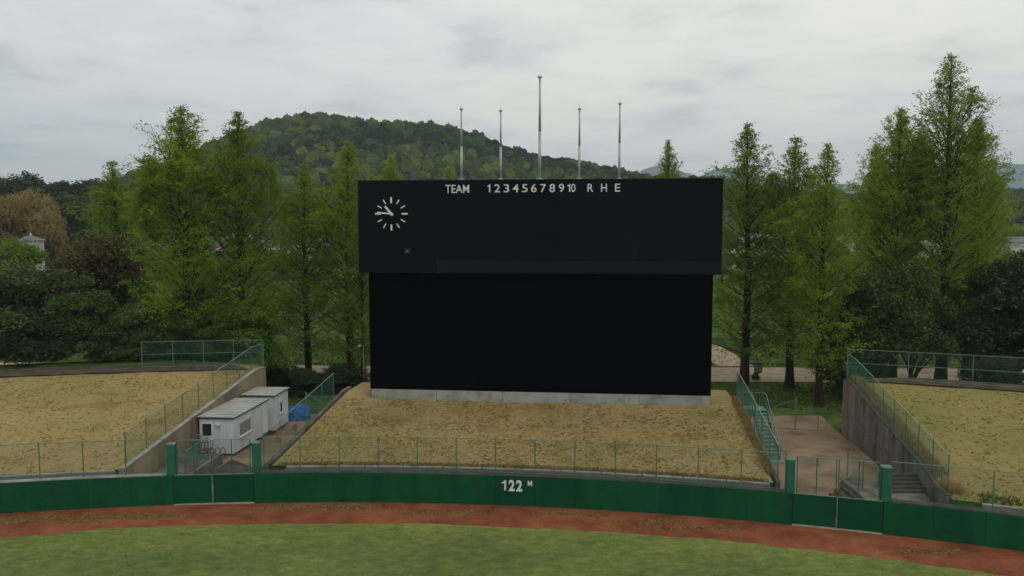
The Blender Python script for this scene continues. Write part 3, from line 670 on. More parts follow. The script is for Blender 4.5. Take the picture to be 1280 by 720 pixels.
# ------------------------------------------------------------------ prefab huts
HA = rad(-4.6)
def hut(label, p_right, width, length, h0, win, door, slope=0.10, over=0.10, group='white prefab huts', rot=HA):
    """p_right: near right bottom corner; extends left by width, back by length"""
    t = thing('prefab_hut', label, 'hut', p_right, group); ex = Vector((-math.cos(rot), -math.sin(rot), 0)); ey = Vector((-math.sin(rot), math.cos(rot), 0)); up = Vector((0, 0, 1))
    p = Vector(p_right) + up * 0.10
    # base skid
    MB().box(p - up * 0.09 - ex * -0.05 + ey * 0.05, ex * (width - 0.1), ey * (length - 0.1), up * 0.10).obj('base_frame', M_dark, t)
    MB().box(p + up * 0.012, ex * width, ey * length, up * (h0 - 0.012)).obj('body', M_hut, t)
    # cladding panels with joints
    n = max(2, round(width / 0.45))
    for i in range(n):
        a = width * i / n
        if door and a > width - 1.0 - 0.01: continue
        MB().box(p + ex * (a + 0.006) - ey * 0.022 + up * 0.05, ex * (width / n - 0.012), ey * 0.02, up * (h0 - 0.12)).obj('wall_panel', M_hut, t)
    n = max(2, round(length / 0.9))
    for i in range(n):
        a = length * i / n
        MB().box(p - ex * 0.022 + ey * (a + 0.006) + up * 0.05, ex * 0.02, ey * (length / n - 0.012), up * (h0 - 0.12)).obj('wall_panel', M_hut, t)
    # roof: sheets with ribs, falling towards the left/back
    q = p + up * (h0 + 0.01) - ex * over - ey * over * 1.5
    W, Lh = width + 2 * over, length + 2.5 * over; tilt = up * (slope * 0.0) 
    ns = max(3, round(Lh / 0.75))
    MB().box(q, ex * W, ey * Lh, up * 0.07).obj('fascia', M_dark, t)
    for i in range(ns):
        MB().box(q + ey * (Lh * i / ns + 0.006) + up * 0.073 - ex * 0.02, ex * (W + 0.04), ey * (Lh / ns - 0.012), up * 0.045).obj('roof_sheet', M_roof, t)
        MB().box(q + ey * (Lh * i / ns - 0.02) + up * 0.119 - ex * 0.02, ex * (W + 0.04), ey * 0.04, up * 0.025).obj('roof_rib', M_roof, t)
    if win:
        for (a, ln, z0, hgt, panes) in win:
            o = p + ey * a + up * z0
            f = MB().box(o - ex * 0.05, ex * 0.045, ey * ln, up * hgt).obj('window', M_white, t)
            for k in range(panes):
                MB().box(o - ex * 0.062 + ey * (0.04 + (ln - 0.04) * k / panes) + up * 0.05, ex * 0.01, ey * ((ln - 0.04) / panes - 0.04), up * (hgt - 0.1)).obj('pane', M_curt if panes > 1 else M_glass, f)
            MB().box(o - ex * 0.14 - ey * 0.05 - up * 0.07, ex * 0.115, ey * (ln + 0.1), up * 0.06).obj('sill', M_white, f)
            MB().box(o - ex * 0.10 - ey * 0.05 + up * (hgt + 0.01), ex * 0.075, ey * (ln + 0.1), up * 0.04).obj('window_hood', M_curb, f)
    if door:
        o = p + ex * (width - 0.95) + up * 0.08
        d = MB().box(o - ey * 0.04, ex * 0.86, ey * 0.035, up * 2.08).obj('door', M_white, t)
        MB().box(o - ey * 0.052 + ex * 0.13 + up * 1.12, ex * 0.60, ey * 0.010, up * 0.78).obj('door_window', M_glass, d)
        MB().box(o - ey * 0.10 + ex * 0.78 + up * 0.95, ex * 0.05, ey * 0.05, up * 0.14).obj('handle', M_galv, d)
        MB().box(p + ex * (width * 0.36) - ey * 0.16 + up * (h0 - 0.42), ex * 0.34, ey * 0.135, up * 0.15, 0.03).obj('wall_lamp', M_white, t)
    return t
hut('white prefab hut with door, nearest of the two, beside the buff retaining wall', (-18.12, 48.14, 0), 2.30, 5.45, 2.33, [(0.75, 1.75, 0.95, 0.85, 3)], True)
hut('narrow white prefab hut behind the first, beside the red cones', (-17.46, 54.3, -0.12), 2.35, 2.75, 2.55, [(1.1, 0.35, 1.1, 0.75, 1)], False)
def hedge_item(): pass
# cones
def cone(x, y, z, label, tilt=0.0):
    t = thing('traffic_cone', label, 'traffic cone', (x, y, z), 'red traffic cones beside the hut')
    MB().box((x - 0.19, y - 0.19, z), (0.38, 0, 0), (0, 0.38, 0), (0, 0, 0.04), 0.05).obj('base', M_red, t)
    MB().lathe((x, y, z + 0.04), [(0.15, 0), (0.14, 0.03), (0.035, 0.66), (0.02, 0.68)], 16).obj('body', M_red, t, smooth=True)
    MB().lathe((x, y, z + 0.30), [(0.103, 0), (0.083, 0.12)], 16).obj('stripe', M_white if tilt else M_red, t)
cone(-16.55, 52.2, 0.0, 'red traffic cone against the side of the white hut')
cone(-16.45, 56.1, -0.2, 'red traffic cone farther back, by the blue tarpaulin', 1)
# blue tarp over a pile
def blob(name, c, r, m, seed, parent=None, n=3):
    import bmesh
    bm = bmesh.new(); bmesh.ops.create_icosphere(bm, subdivisions=n, radius=1)
    for v in bm.verts:
        k = 1 + 0.25 * fbm(v.co.x * 1.7 + seed, v.co.y * 1.7, v.co.z * 1.7) + 0.12 * fbm(v.co.x * 5 + seed, v.co.y * 5, v.co.z * 5)
        v.co = Vector((v.co.x * r[0] * k, v.co.y * r[1] * k, max(0, v.co.z) * r[2] * k))
    me = bpy.data.meshes.new(name); bm.to_mesh(me); bm.free(); me.materials.append(m)
    o = bpy.data.objects.new(name, me); C.objects.link(o); o.location = c
    if parent: o.parent = parent
    return o
tag(blob('tarpaulin', (-17.3, 59.4, GZ), (1.25, 0.8, 1.15), M_blue, 3), 'crumpled blue tarpaulin over a pile behind the rear white hut', 'tarpaulin')
# back fence of left passage
fence('low_fence', 'low green chain link fence closing the left passage behind the tarpaulin', [(-16.9, 61.2, GZ), (-15.0, 60.9, GZ), (-13.1, 60.6, GZ), (-11.6, 60.4, GZ)], 1.5)
t = thing('fence_post', 'braced green gate post beside the blue tarpaulin', 'post', (-16.1, 58.0, GZ))
MB().tube((-16.1, 58, GZ), (-16.1, 58, 2.1), 0.05, 0.05, 8).obj('post', M_rail, t); MB().tube((-16.1, 58, 1.95), (-14.2, 58, 0.9), 0.025, 0.025, 6).obj('brace', M_rail, t)
t = thing('fence_post', 'braced green gate post in the low fence across the sandy passage', 'post', (21.4, 55.9, GZ))
MB().tube((21.4, 55.9, GZ), (21.4, 55.9, 2.15), 0.06, 0.06, 8).obj('post', M_rail, t); MB().tube((21.4, 55.9, 1.95), (19.9, 56.4, 1.3), 0.025, 0.025, 6).obj('brace', M_rail, t)
fence('low_fence', 'low green chain link fence across far end of the sandy passage', [(19.6, 56.5, GZ), (21.4, 55.9, GZ), (23.0, 55.6, GZ), (24.9, 55.3, GZ)], 1.55)

# platforms near the gates
def slab(name, pts, z0, z1, m):
    n = len(pts); V = [(x, y, z0) for x, y in pts] + [(x, y, z1) for x, y in pts]
    return raw(name, V, [tuple(range(n - 1, -1, -1)), tuple(range(n, 2 * n))] + [(i, (i + 1) % n, n + (i + 1) % n, n + i) for i in range(n)], m)
def arc_xy(a, b, r, n=4): return [tuple(pol(a + (b - a) * i / n, r).xy) for i in range(n + 1)]
o = slab('platform', arc_xy(th_of(-21.1, 39.9), TH['l1'] + 0.002, R + 0.36) + [(-18.6, 46.6), (onl(LRET, 46.6) + 0.02, 46.6)], -0.3, 0.6, M_conc)
tag(o, 'grey concrete platform between outfield wall and white hut', 'platform')
o = slab('platform', arc_xy(TH['r2'] - 0.002, th_of(21.1, 36.2), R + 0.36) + [(onl(RRET, 40.2) - 0.02, 40.2), (18.1, 40.6)], -0.3, 1.0, M_conc)
tag(o, 'grey concrete platform beside the stained right retaining wall', 'platform')
# steps on the right, from platform down to the passage, and up to the bank
t = thing('stone_steps', 'dark stone steps dropping from platform to the sandy passage floor', 'steps', (17.2, 37.5, 0))
for k in range(5):
    x0 = 18.05 - 0.34 * (k + 1); MB().box((x0, 37.1 + 0.10 * k, -0.1), (0.345, 0.05, 0), (0.1, 2.9 - 0.26 * k, 0), (0, 0, 0.92 - 0.17 * k)).obj('step', M_dirt, t)
t = thing('stone_steps', 'grey concrete steps climbing beside the stained retaining wall', 'steps', (20.8, 38.9, 1))
for k in range(5):
    y0 = 38.2 + 0.32 * k; MB().box((19.6 + 0.05 * k, y0, 0.9), (onl(RRET, y0) - 19.72 - 0.05 * k, 0, 0), (0, 0.318, 0), (0, 0, 0.22 + 0.11 * k)).obj('step', M_dirt, t)
t = thing('handrail', 'green pipe handrail above the dark stone steps', 'handrail', (17.0, 37.8, 0))
tops = [(16.35, 37.3, 1.55), (16.9, 37.9, 1.75), (17.6, 38.2, 1.95), (18.2, 39.6, 1.98)]
MB().path(tops, 0.025, 6).obj('top_rail', M_rail, t)
for x, y, z in tops[:3]: MB().tube((x, y, 0.1), (x, y, z), 0.025, 0.025, 6).obj('post', M_rust if x < 17.5 else M_rail, t)
fence('platform_fence', 'short sloping chain link fence on platform beside right retaining wall', [(18.4, 40.4, 1.0), (18.55, 38.9, 1.0), (18.7, 37.4, 1.0)], 1.5)
fence('platform_fence', 'short chain link fence on platform before the hut door', [(-18.75, 42.3, 0.6), (-18.7, 43.8, 0.6), (-18.65, 45.3, 0.6), (-20.2, 46.4, 0.6)], 1.4)
o = slab('platform_kerb', [(-18.58, 42.0), (-18.38, 42.0), (-18.2, 46.4), (-18.5, 46.6)], 0, 0.68, M_conc); tag(o, 'dark sloping kerb beside the platform before the hut', 'kerb')
o = slab('asphalt_patch', [(-18.3, 42.5), (-15.6, 42.2), (-15.3, 43.6), (-16.0, 45.6), (-18.0, 47.3)], 0.014, 0.03, M_dirt); struct(o)
# hoop rack
t = thing('hoop_rack', 'dark steel hoop rack standing in front of the white hut', 'rack', (-19.2, 47.6, 0))
for k in range(4):
    x = -19.7 + 0.35 * k; MB().path([(x, 47.3, 0.1), (x, 47.3, 0.7), (x + 0.16, 47.3, 0.8), (x + 0.26, 47.3, 0.6), (x + 0.26, 47.3, 0.1)], 0.022, 6).obj('hoop', M_dark, t)
MB().tube((-19.8, 47.3, 0.1), (-18.3, 47.3, 0.1), 0.03, 0.03, 6).obj('foot_rail', M_dark, t)
t = thing('hand_cart', 'rusty red hand cart parked by the hut door', 'cart', (-19.9, 46.9, 0.6))
for k in range(5): MB().box((-20.15 + 0.22 * k, 46.75, 0.73), (0.05, 0, 0), (0, 0.06, 0), (0, 0, 0.55)).obj('upright', M_rust, t)
MB().box((-20.2, 46.7, 0.72), (1.05, 0, 0), (0, 0.5, 0), (0, 0, 0.06)).obj('tray', M_rust, t); MB().box((-20.2, 46.74, 1.26), (1.05, 0, 0), (0, 0.06, 0), (0, 0, 0.05)).obj('top_bar', M_rust, t)
for k in (0, 1): MB().tube((-20.1 + 0.85 * k, 46.68, 0.69), (-20.1 + 0.85 * k, 46.62, 0.69), 0.09, 0.09, 12).obj('wheel', M_dark, t)
t = thing('equipment_box', 'pale green equipment box on platform beside the fence', 'box', (-19.4, 45.0, 0.6))
MB().box((-19.75, 44.8, 0.6), (0.55, 0, 0), (0, 0.4, 0), (0, 0, 0.75), 0.03).obj('body', M_rail, t); MB().box((-19.77, 44.78, 1.352), (0.59, 0, 0), (0, 0.44, 0), (0, 0, 0.04)).obj('lid', M_green, t)

# steel stair at right edge of centre bank
t = thing('steel_stair', 'green steel stair with handrails climbing from the sandy passage to the bank', 'stair', (16.5, 46.9, 0))
sb0 = Vector((16.15, 46.9, 0.02)); sdir = Vector((math.sin(rad(7)), math.cos(rad(7)), 0)); sx_ = Vector((math.cos(rad(7)), -math.sin(rad(7)), 0)); nst = 13; W_ = 0.85
up = Vector((0, 0, 1)); zt_ = 2.30
for k in range(nst):
    q = sb0 + sdir * (0.345 * k) + up * (zt_ * (k + 1) / nst - 0.04)
    MB().box(q, sx_ * W_, sdir * 0.30, up * 0.045).obj('tread', M_step, t)
    MB().box(q + sdir * 0.302 - up * 0.12, sx_ * W_, sdir * 0.01, up * 0.118).obj('riser', M_gutter, t)
end = sb0 + sdir * (0.345 * nst)
for s_ in (-0.05, W_):
    a = sb0 + sx_ * s_ - up * 0.02; b = end + sx_ * s_ + up * (zt_ - 0.2)
    V = [a, a + sx_ * 0.05, b + sx_ * 0.05, b]; V2 = [v + up * 0.24 for v in V]
    MB().add(V + V2, [(3, 2, 1, 0), (4, 5, 6, 7), (0, 1, 5, 4), (1, 2, 6, 5), (2, 3, 7, 6), (3, 0, 4, 7)]).obj('stringer', M_green, t)
    a2, b2 = a + sx_ * 0.025 + up * 1.0, b + sx_ * 0.025 + up * 1.2
    MB().path([a2, b2, b2 + sdir * 1.0 + up * 0.0], 0.026, 8).obj('handrail', M_rail, t)
    MB().path([a2 - up * 0.5, b2 - up * 0.5], 0.018, 6).obj('mid_rail', M_rail, t)
    for k in range(0, 6): q = a2.lerp(b2, k / 5); MB().tube(q - up * 1.0, q, 0.02, 0.02, 6).obj('baluster', M_rail, t)
ln = end + up * (zt_ - 0.05)
MB().box(ln - sx_ * 1.05 + sdir * 0.01, sx_ * (W_ + 1.05), sdir * 1.0, up * 0.05).obj('landing', M_step, t)
MB().path([ln - sx_ * 0.95 + sdir * 1.0 + up * 1.0, ln + sx_ * W_ + sdir * 1.0 + up * 1.0], 0.026, 8).obj('handrail', M_rail, t)
for k in range(9):
    q = ln + sx_ * (-0.95 + 0.225 * k) + sdir * 1.0; MB().tube(q, q + up * 1.0, 0.013, 0.013, 6).obj('baluster', M_rail, t)
for s_ in (0.0, W_): MB().box(ln + sx_ * (s_ - 0.03) + sdir * 0.9 - up * (zt_ + 0.3), sx_ * 0.06, sdir * 0.06, up * (zt_ + 0.3)).obj('leg', M_green, t)
MB().box(sb0 - sdir * 0.5 - sx_ * 0.15 - up * 0.05, sx_ * 1.2, sdir * 0.5, up * 0.16).obj('footing', M_curb, t)

# sign board and lamp post in the park
t = thing('notice_board', 'small grey notice board on a post beside the sandy path', 'sign', (24.9, 75.3, GZ))
MB().tube((24.9, 75.3, GZ), (24.9, 75.3, 0.6), 0.05, 0.05, 8).obj('post', M_barkg, t)
MB().box((24.5, 75.25, 0.35), (0.80, 0, 0), (0, 0.08, 0), (0, 0, 1.05)).obj('board', M_gutter, t)
for k in (0, 1): MB().box((24.54 + 0.37 * k, 75.235, 0.42), (0.34, 0, 0), (0, 0.012, 0), (0, 0, 0.9)).obj('notice', M_curb, t)
def lamp(x, y, zt, label):
    t = thing('lamp_post', label, 'lamp post', (x, y, GZ), 'slim lamp posts in the park')
    MB().tube((x, y, GZ), (x, y, zt), 0.075, 0.05, 10).obj('pole', M_galv, t); MB().path([(x, y, zt - 0.1), (x - 0.30, y, zt - 0.05)], 0.03, 6).obj('arm', M_galv, t)
    MB().lathe((x - 0.36, y, zt - 0.2), [(0.06, 0), (0.14, 0.05), (0.16, 0.15), (0.10, 0.24), (0.03, 0.27)], 12).obj('lamp_head', M_white, t)
lamp(-14.05, 70.5, 3.9, 'slim grey lamp post just left of the scoreboard')
lamp(-22.6, 72.0, 4.2, 'slim dark lamp post behind end of left retaining wall')

# ------------------------------------------------------------------ trees
def leaf_quads(Pc, ax, size, ratio=0.5, rng=RNG):
    """Pc (n,3) centres; ax (n,3) long directions; size (n,)"""
    n = len(Pc); ax = ax / np.linalg.norm(ax, axis=1, keepdims=True)
    rv = rng.normal(size=(n, 3)); b = np.cross(ax, rv); b /= np.linalg.norm(b, axis=1, keepdims=True) + 1e-9
    a = ax * size[:, None] * 0.5; b = b * size[:, None] * 0.5 * ratio
    return np.stack([Pc - a, Pc + b * 1.0, Pc + a, Pc - b * 1.0], axis=1)
def redwood(hgt, base_r, seed, dens=1.0, lean=0.0, thin_top=False, clear=0.12, plumes=4, width=1.0):
    """dawn redwood: straight tapered trunk, many thin rising limbs, feathery sprays; returns trunk mesh, crown mesh"""
    rng = np.random.default_rng(seed); rnd = random.Random(seed)
    mb = MB(); k = 14; pts = []
    for i in range(k + 1):
        t = i / k; pts.append(Vector((0.10 * math.sin(t * 5 + seed), 0.10 * math.cos(t * 4 + seed), hgt * t)))
    tr = lambda t: base_r * (1 - t) ** 0.85 + 0.02 + base_r * 0.3 * math.exp(-t * 40)
    for i in range(k): mb.tube(pts[i], pts[i + 1], tr(i / k), tr((i + 1) / k), 9, cap=False)
    for i in range(5):                                  # buttressed foot
        a = 2 * math.pi * i / 5 + seed; mb.tube((math.cos(a) * base_r * 1.1, math.sin(a) * base_r * 1.1, -0.2), (math.cos(a) * base_r * 0.35, math.sin(a) * base_r * 0.35, 1.3), base_r * 0.45, base_r * 0.2, 5, cap=False)
    C_, A_, S_ = [], [], []
    def limb(p0, az, Lb, el, r0, curve=0.25):
        n = 6; p = Vector(p0); P_ = [p.copy()]
        for s_ in range(n):
            e_ = el + curve * (s_ / n) - 0.15 * (s_ == n - 1)
            az2 = az + 0.10 * math.sin(s_ * 1.7 + az * 3)
            p = p + Vector((math.cos(az2) * math.cos(e_), math.sin(az2) * math.cos(e_), math.sin(e_))) * Lb / n; P_.append(p.copy())
        for s_ in range(n): mb.tube(P_[s_], P_[s_ + 1], r0 * (1 - s_ / n * 0.85), r0 * (1 - (s_ + 1) / n * 0.85), 4 if r0 < 0.05 else 5, cap=False)
        return P_
    def sprays(P_, Lb, d, spread):
        n = max(6, int(Lb * 62 * d * dens)); Pn = np.array([list(q) for q in P_]); t = rng.beta(1.7, 1.15, n) * (len(P_) - 1) * 0.999; i = t.astype(int); f = (t - i)[:, None]
        c = Pn[i] * (1 - f) + Pn[i + 1] * f; along = Pn[i + 1] - Pn[i]; along /= np.linalg.norm(along, axis=1, keepdims=True)
        # cluster sprays on short side twigs
        nt_ = max(4, int(Lb * 4.5)); tw = rng.integers(0, nt_, n)
        twt = rng.beta(1.6, 1.1, nt_) * (len(P_) - 1) * 0.999; ti = twt.astype(int); tf = (twt - ti)[:, None]
        tc_ = Pn[ti] * (1 - tf) + Pn[ti + 1] * tf; ta = Pn[ti + 1] - Pn[ti]; ta /= np.linalg.norm(ta, axis=1, keepdims=True)
        sd_ = rng.normal(size=(nt_, 3)); sd_[:, 2] *= 0.35; sd_ += ta * 0.7; sd_ /= np.linalg.norm(sd_, axis=1, keepdims=True)
        tl_ = spread * rng.uniform(0.5, 1.3, nt_)
        u = rng.uniform(0.05, 1.0, n)
        c = tc_[tw] + sd_[tw] * (tl_[tw] * u)[:, None] + rng.normal(size=(n, 3)) * np.array([0.13, 0.13, 0.10]) * (0.7 + 0.5 * u)[:, None]
        c[:, 2] -= 0.10 * u
        ax = sd_[tw] * 0.9 + rng.normal(size=(n, 3)) * 0.55 - np.array([0, 0, 0.25])
        C_.append(c); A_.append(ax); S_.append(rng.uniform(0.13, 0.28, n))
    nb = int(hgt * 8.0)
    for i in range(nb):
        t = clear + (1 - clear) * (i / nb) ** 0.92
        z = hgt * t; az = i * 2.39996 + rnd.uniform(-0.4, 0.4)
        dtop = hgt - z
        Lb = min(0.62 * dtop + 0.30, 5.6 + 0.04 * dtop) * width * rnd.uniform(0.5, 1.1)
        if t < clear + 0.12: Lb *= rnd.uniform(0.5, 1.1)
        if rnd.random() < 0.08: Lb *= 1.25
        el = rad(22 + 34 * t) + rnd.uniform(-0.18, 0.18)
        p0 = Vector((0.10 * math.sin(t * 5 + seed), 0.10 * math.cos(t * 4 + seed), z))
        Pl = limb(p0, az, Lb, el, 0.012 + 0.0085 * Lb)
        dd = 1.0
        if thin_top and t > 0.55 and math.sin(az * 1.0 + 0.6) < 0.5: dd = 0.55
        sprays(Pl, Lb, dd * (0.85 if t < 0.3 else 1.0), 0.28 + 0.16 * Lb)
    for j in range(plumes):                             # limbs that turn up into small leaders of their own
        t = rnd.uniform(0.42, 0.78); z = hgt * t; az = rnd.uniform(0, 2 * math.pi); dtop = hgt - z
        off = min(0.30 * dtop, 2.8) * width; ph = dtop * rnd.uniform(0.45, 0.66)
        b0 = Vector((0, 0, z)); b1 = b0 + Vector((math.cos(az) * off, math.sin(az) * off, off * 0.9)); b2 = b1 + Vector((math.cos(az) * 0.2, math.sin(az) * 0.2, ph - off * 0.9))
        mb.tube(b0, b1, 0.07, 0.05, 5, cap=False); mb.tube(b1, b2, 0.05, 0.012, 5, cap=False)
        for q in range(int(ph * 6)):
            f = q / (ph * 6); pp = b1.lerp(b2, f) if f > 0.1 else b0.lerp(b1, 0.8); Lb = (0.34 * (1 - f) * ph + 0.2) * rnd.uniform(0.6, 1.2)
            sprays(limb(pp, q * 2.4, Lb, rad(40), 0.018), Lb, 1.0, 0.22 + 0.15 * Lb)
    c = np.concatenate(C_); a = np.concatenate(A_); s_ = np.concatenate(S_)
    return mb, leaf_quads(c, a, s_, 0.42, rng)
TREEDATA = {}
def mk_redwood(key, *args, **kw):
    mb, q = redwood(*args, **kw)
    me = bpy.data.meshes.new('trunk'); me.from_pydata(mb.V, [], mb.F); me.materials.append(M_bark); me.update()
    TREEDATA[key] = (me, quads('crown', q, M_rw, link=False), args[0])
mk_redwood('a', 25.0, 0.42, 11, dens=1.0, plumes=5, width=1.05)
mk_redwood('b', 24.5, 0.36, 23, dens=0.9, plumes=3, width=0.95)
mk_redwood('c', 22.0, 0.30, 31, dens=0.72, plumes=2, width=0.85)
mk_redwood('d', 31.0, 0.52, 47, dens=0.80, plumes=6, width=0.95, thin_top=True)
mk_redwood('e', 23.5, 0.33, 59, dens=0.85, plumes=1, width=0.8, clear=0.10)
print('LEAVES', {k: len(v[1].polygons) for k, v in TREEDATA.items()})
def place_redwood(key, px, Y, top, label, rz=0.0, wide=1.0, z0=GZ, m=None):
    tm, cm, hh = TREEDATA[key]; x = (px - 640) / F * Y
    zt = zat(top, Y); s_ = (zt - z0) / hh
    t = thing('redwood_tree', label, 'tree', (x, Y, z0), 'tall dawn redwood trees behind the banks', rz)
    for nme, me in (('trunk', tm), ('crown', cm)):
        o = bpy.data.objects.new(nme, me); C.objects.link(o); o.parent = t
    t.scale = (s_ * wide, s_ * wide, s_); return t
RW = [
 ('a', 232, 66, 134, 'tall broad redwood with several pointed tops above the dark bushes', 0.6, 1.02, 0.5),
 ('b', 302, 68, 142, 'tall narrow topped redwood above the left retaining wall', 2.0, 1.0, 0.0),
 ('c', 146, 80, 203, 'thin topped light redwood left of the broad one', 1.0, 1.2, 0.0),
 ('c', 382, 74.6, 206, 'slender bare trunked redwood behind the blue tarpaulin', 4.1, 1.15, GZ),
 ('e', 436, 73.4, 178, 'redwood just left of the scoreboard with long bare lower limbs', 0.3, 1.25, GZ),
 ('c', 453, 70.7, 232, 'short dark trunked redwood touching the left side of scoreboard', 2.6, 0.8, GZ),
 ('b', 490, 88, 195, 'redwood top showing above the clock end of the scoreboard', 1.6, 0.75, GZ),
 ('c', 562, 90, 211, 'low redwood top showing behind the leftmost flagpole', 0.9, 1.0, GZ),
 ('b', 833, 88, 177, 'single small redwood top above the right end of the scoreboard', 5.0, 0.66, GZ),
 ('e', 933, 73.4, 156, 'redwood just right of scoreboard, behind the notice board', 1.9, 1.2, GZ),
 ('c', 990, 71.9, 173, 'middle redwood of the three behind the sandy passage', 3.3, 1.15, GZ),
 ('e', 1029, 64.1, 181, 'nearest redwood behind the sandy passage, with dark straight trunk', 5.2, 1.0, GZ),
 ('a', 1120, 72, 136, 'tall dense redwood left of the tallest tree', 3.6, 0.85, GZ),
 ('b', 1090, 78, 182, 'short redwood shoulder on left of the dense one', 0.2, 0.8, GZ),
 ('d', 1181, 70, 69, 'tallest redwood of all, with open lacy crown on the right', 2.2, 1.0, GZ),
 ('c', 1236, 88, 203, 'pale thin redwood top right of the tallest tree', 2.9, 0.8, GZ),
 ('b', 1213, 77, 152, 'redwood crowding the right side of the tallest tree', 4.4, 0.85, GZ),
]
for k_, px, Y, top, lab, rz, wd, z0 in RW: place_redwood(k_, px, Y, top, lab, rz, wd, z0)

def broad(seed, hgt, rx, lobes, leaf, n, mleaf, trunk=True, low=0.1, flat=0.8, bark=None):
    """broadleaf tree or bush: trunk with limbs to each lobe, leaves in clumps on every lobe's shell and inside"""
    rng = np.random.default_rng(seed); rnd = random.Random(seed); mb = MB(); Cs = []
    for i in range(lobes):
        f = (i + 0.5) / lobes; a = i * 2.4 + rnd.uniform(-0.3, 0.3); z = hgt * (low + (0.86 - low) * rnd.uniform(0.15, 1.0) ** 0.8)
        wr = rx * math.sqrt(max(0.08, 1 - ((z / hgt - 0.42) / 0.62) ** 2)); rr = wr * rnd.uniform(0.25, 0.85)
        Cs.append((Vector((math.cos(a) * rr, math.sin(a) * rr, z)), rx * rnd.uniform(0.30, 0.50)))
    Cs.append((Vector((0, 0, hgt * 0.80)), rx * 0.42))
    if low < 0.1:
        for i in range(9): a = i * 0.7 + rnd.uniform(-.2, .2); Cs.append((Vector((math.cos(a) * rx * 0.72, math.sin(a) * rx * 0.72, hgt * rnd.uniform(0.08, 0.2))), rx * rnd.uniform(0.28, 0.36)))
    if trunk:
        mb.tube((0, 0, -0.2), (0.1, 0, hgt * 0.4), hgt * 0.020, hgt * 0.014, 9, cap=False)
    for c, r in Cs: mb.tube((0.05, 0, hgt * rnd.uniform(0.05, 0.35)), c, hgt * 0.011, hgt * 0.004, 5, cap=False)
    tot = sum(r * r for c, r in Cs); Q = []
    for c, r in Cs:
        k = int(n * r * r / tot); cl = max(8, int(k / 22))
        d = rng.normal(size=(cl, 3)); d /= np.linalg.norm(d, axis=1, keepdims=True); d[:, 2] = np.abs(d[:, 2]) * 1.0 - 0.35 * rng.random(cl)
        cc = np.array(c) + d * r * rng.uniform(0.65, 1.08, cl)[:, None] * np.array([1, 1, flat])
        idx = rng.integers(0, cl, k); p = cc[idx] + rng.normal(size=(k, 3)) * r * 0.13
        ax = d[idx] * 0.3 + rng.normal(size=(k, 3)) * np.array([1, 1, 0.5])
        Q.append(leaf_quads(p, ax, rng.uniform(0.7, 1.3, k) * leaf, 0.62, rng))
    return mb, np.concatenate(Q)
BD = {}
def mk_broad(key, *a, **k):
    mb, q = broad(*a, **k); me = bpy.data.meshes.new('trunk'); me.from_pydata(mb.V, [], mb.F); me.materials.append(M_barkg); me.update()
    BD[key] = (me, q, a[1])
    BD[key + '_m'] = {}
def place_broad(key, x, y, z, hgt, m, label, name='broadleaf_tree', cat='tree', group=None, rz=0.0, wide=1.0):
    tm, q, hh = BD[key]; mm_ = BD[key + '_m']
    if m.name not in mm_: mm_[m.name] = quads('crown', q, m, link=False)
    s_ = hgt / hh; t = thing(name, label, cat, (x, y, z), group, rz)
    for nme, me in (('trunk', tm), ('crown', mm_[m.name])):
        o = bpy.data.objects.new(nme, me); C.objects.link(o); o.parent = t
    t.scale = (s_ * wide, s_ * wide, s_); return t
mk_broad('p', 101, 8.0, 4.2, 22, 0.24, 34000, None, low=0.08)
mk_broad('q', 102, 8.0, 3.8, 26, 0.22, 34000, None, low=0.05)
mk_broad('r', 103, 9.0, 4.0, 18, 0.30, 16000, None, low=0.12)
mk_broad('s', 104, 9.0, 3.4, 16, 0.32, 14000, None, low=0.2)
mk_broad('t', 105, 9.0, 4.0, 24, 0.25, 34000, None, low=0.26)
mk_broad('u', 106, 9.0, 3.6, 20, 0.25, 30000, None, low=0.24)
def gx(px, Y): return (px - 640) / F * Y
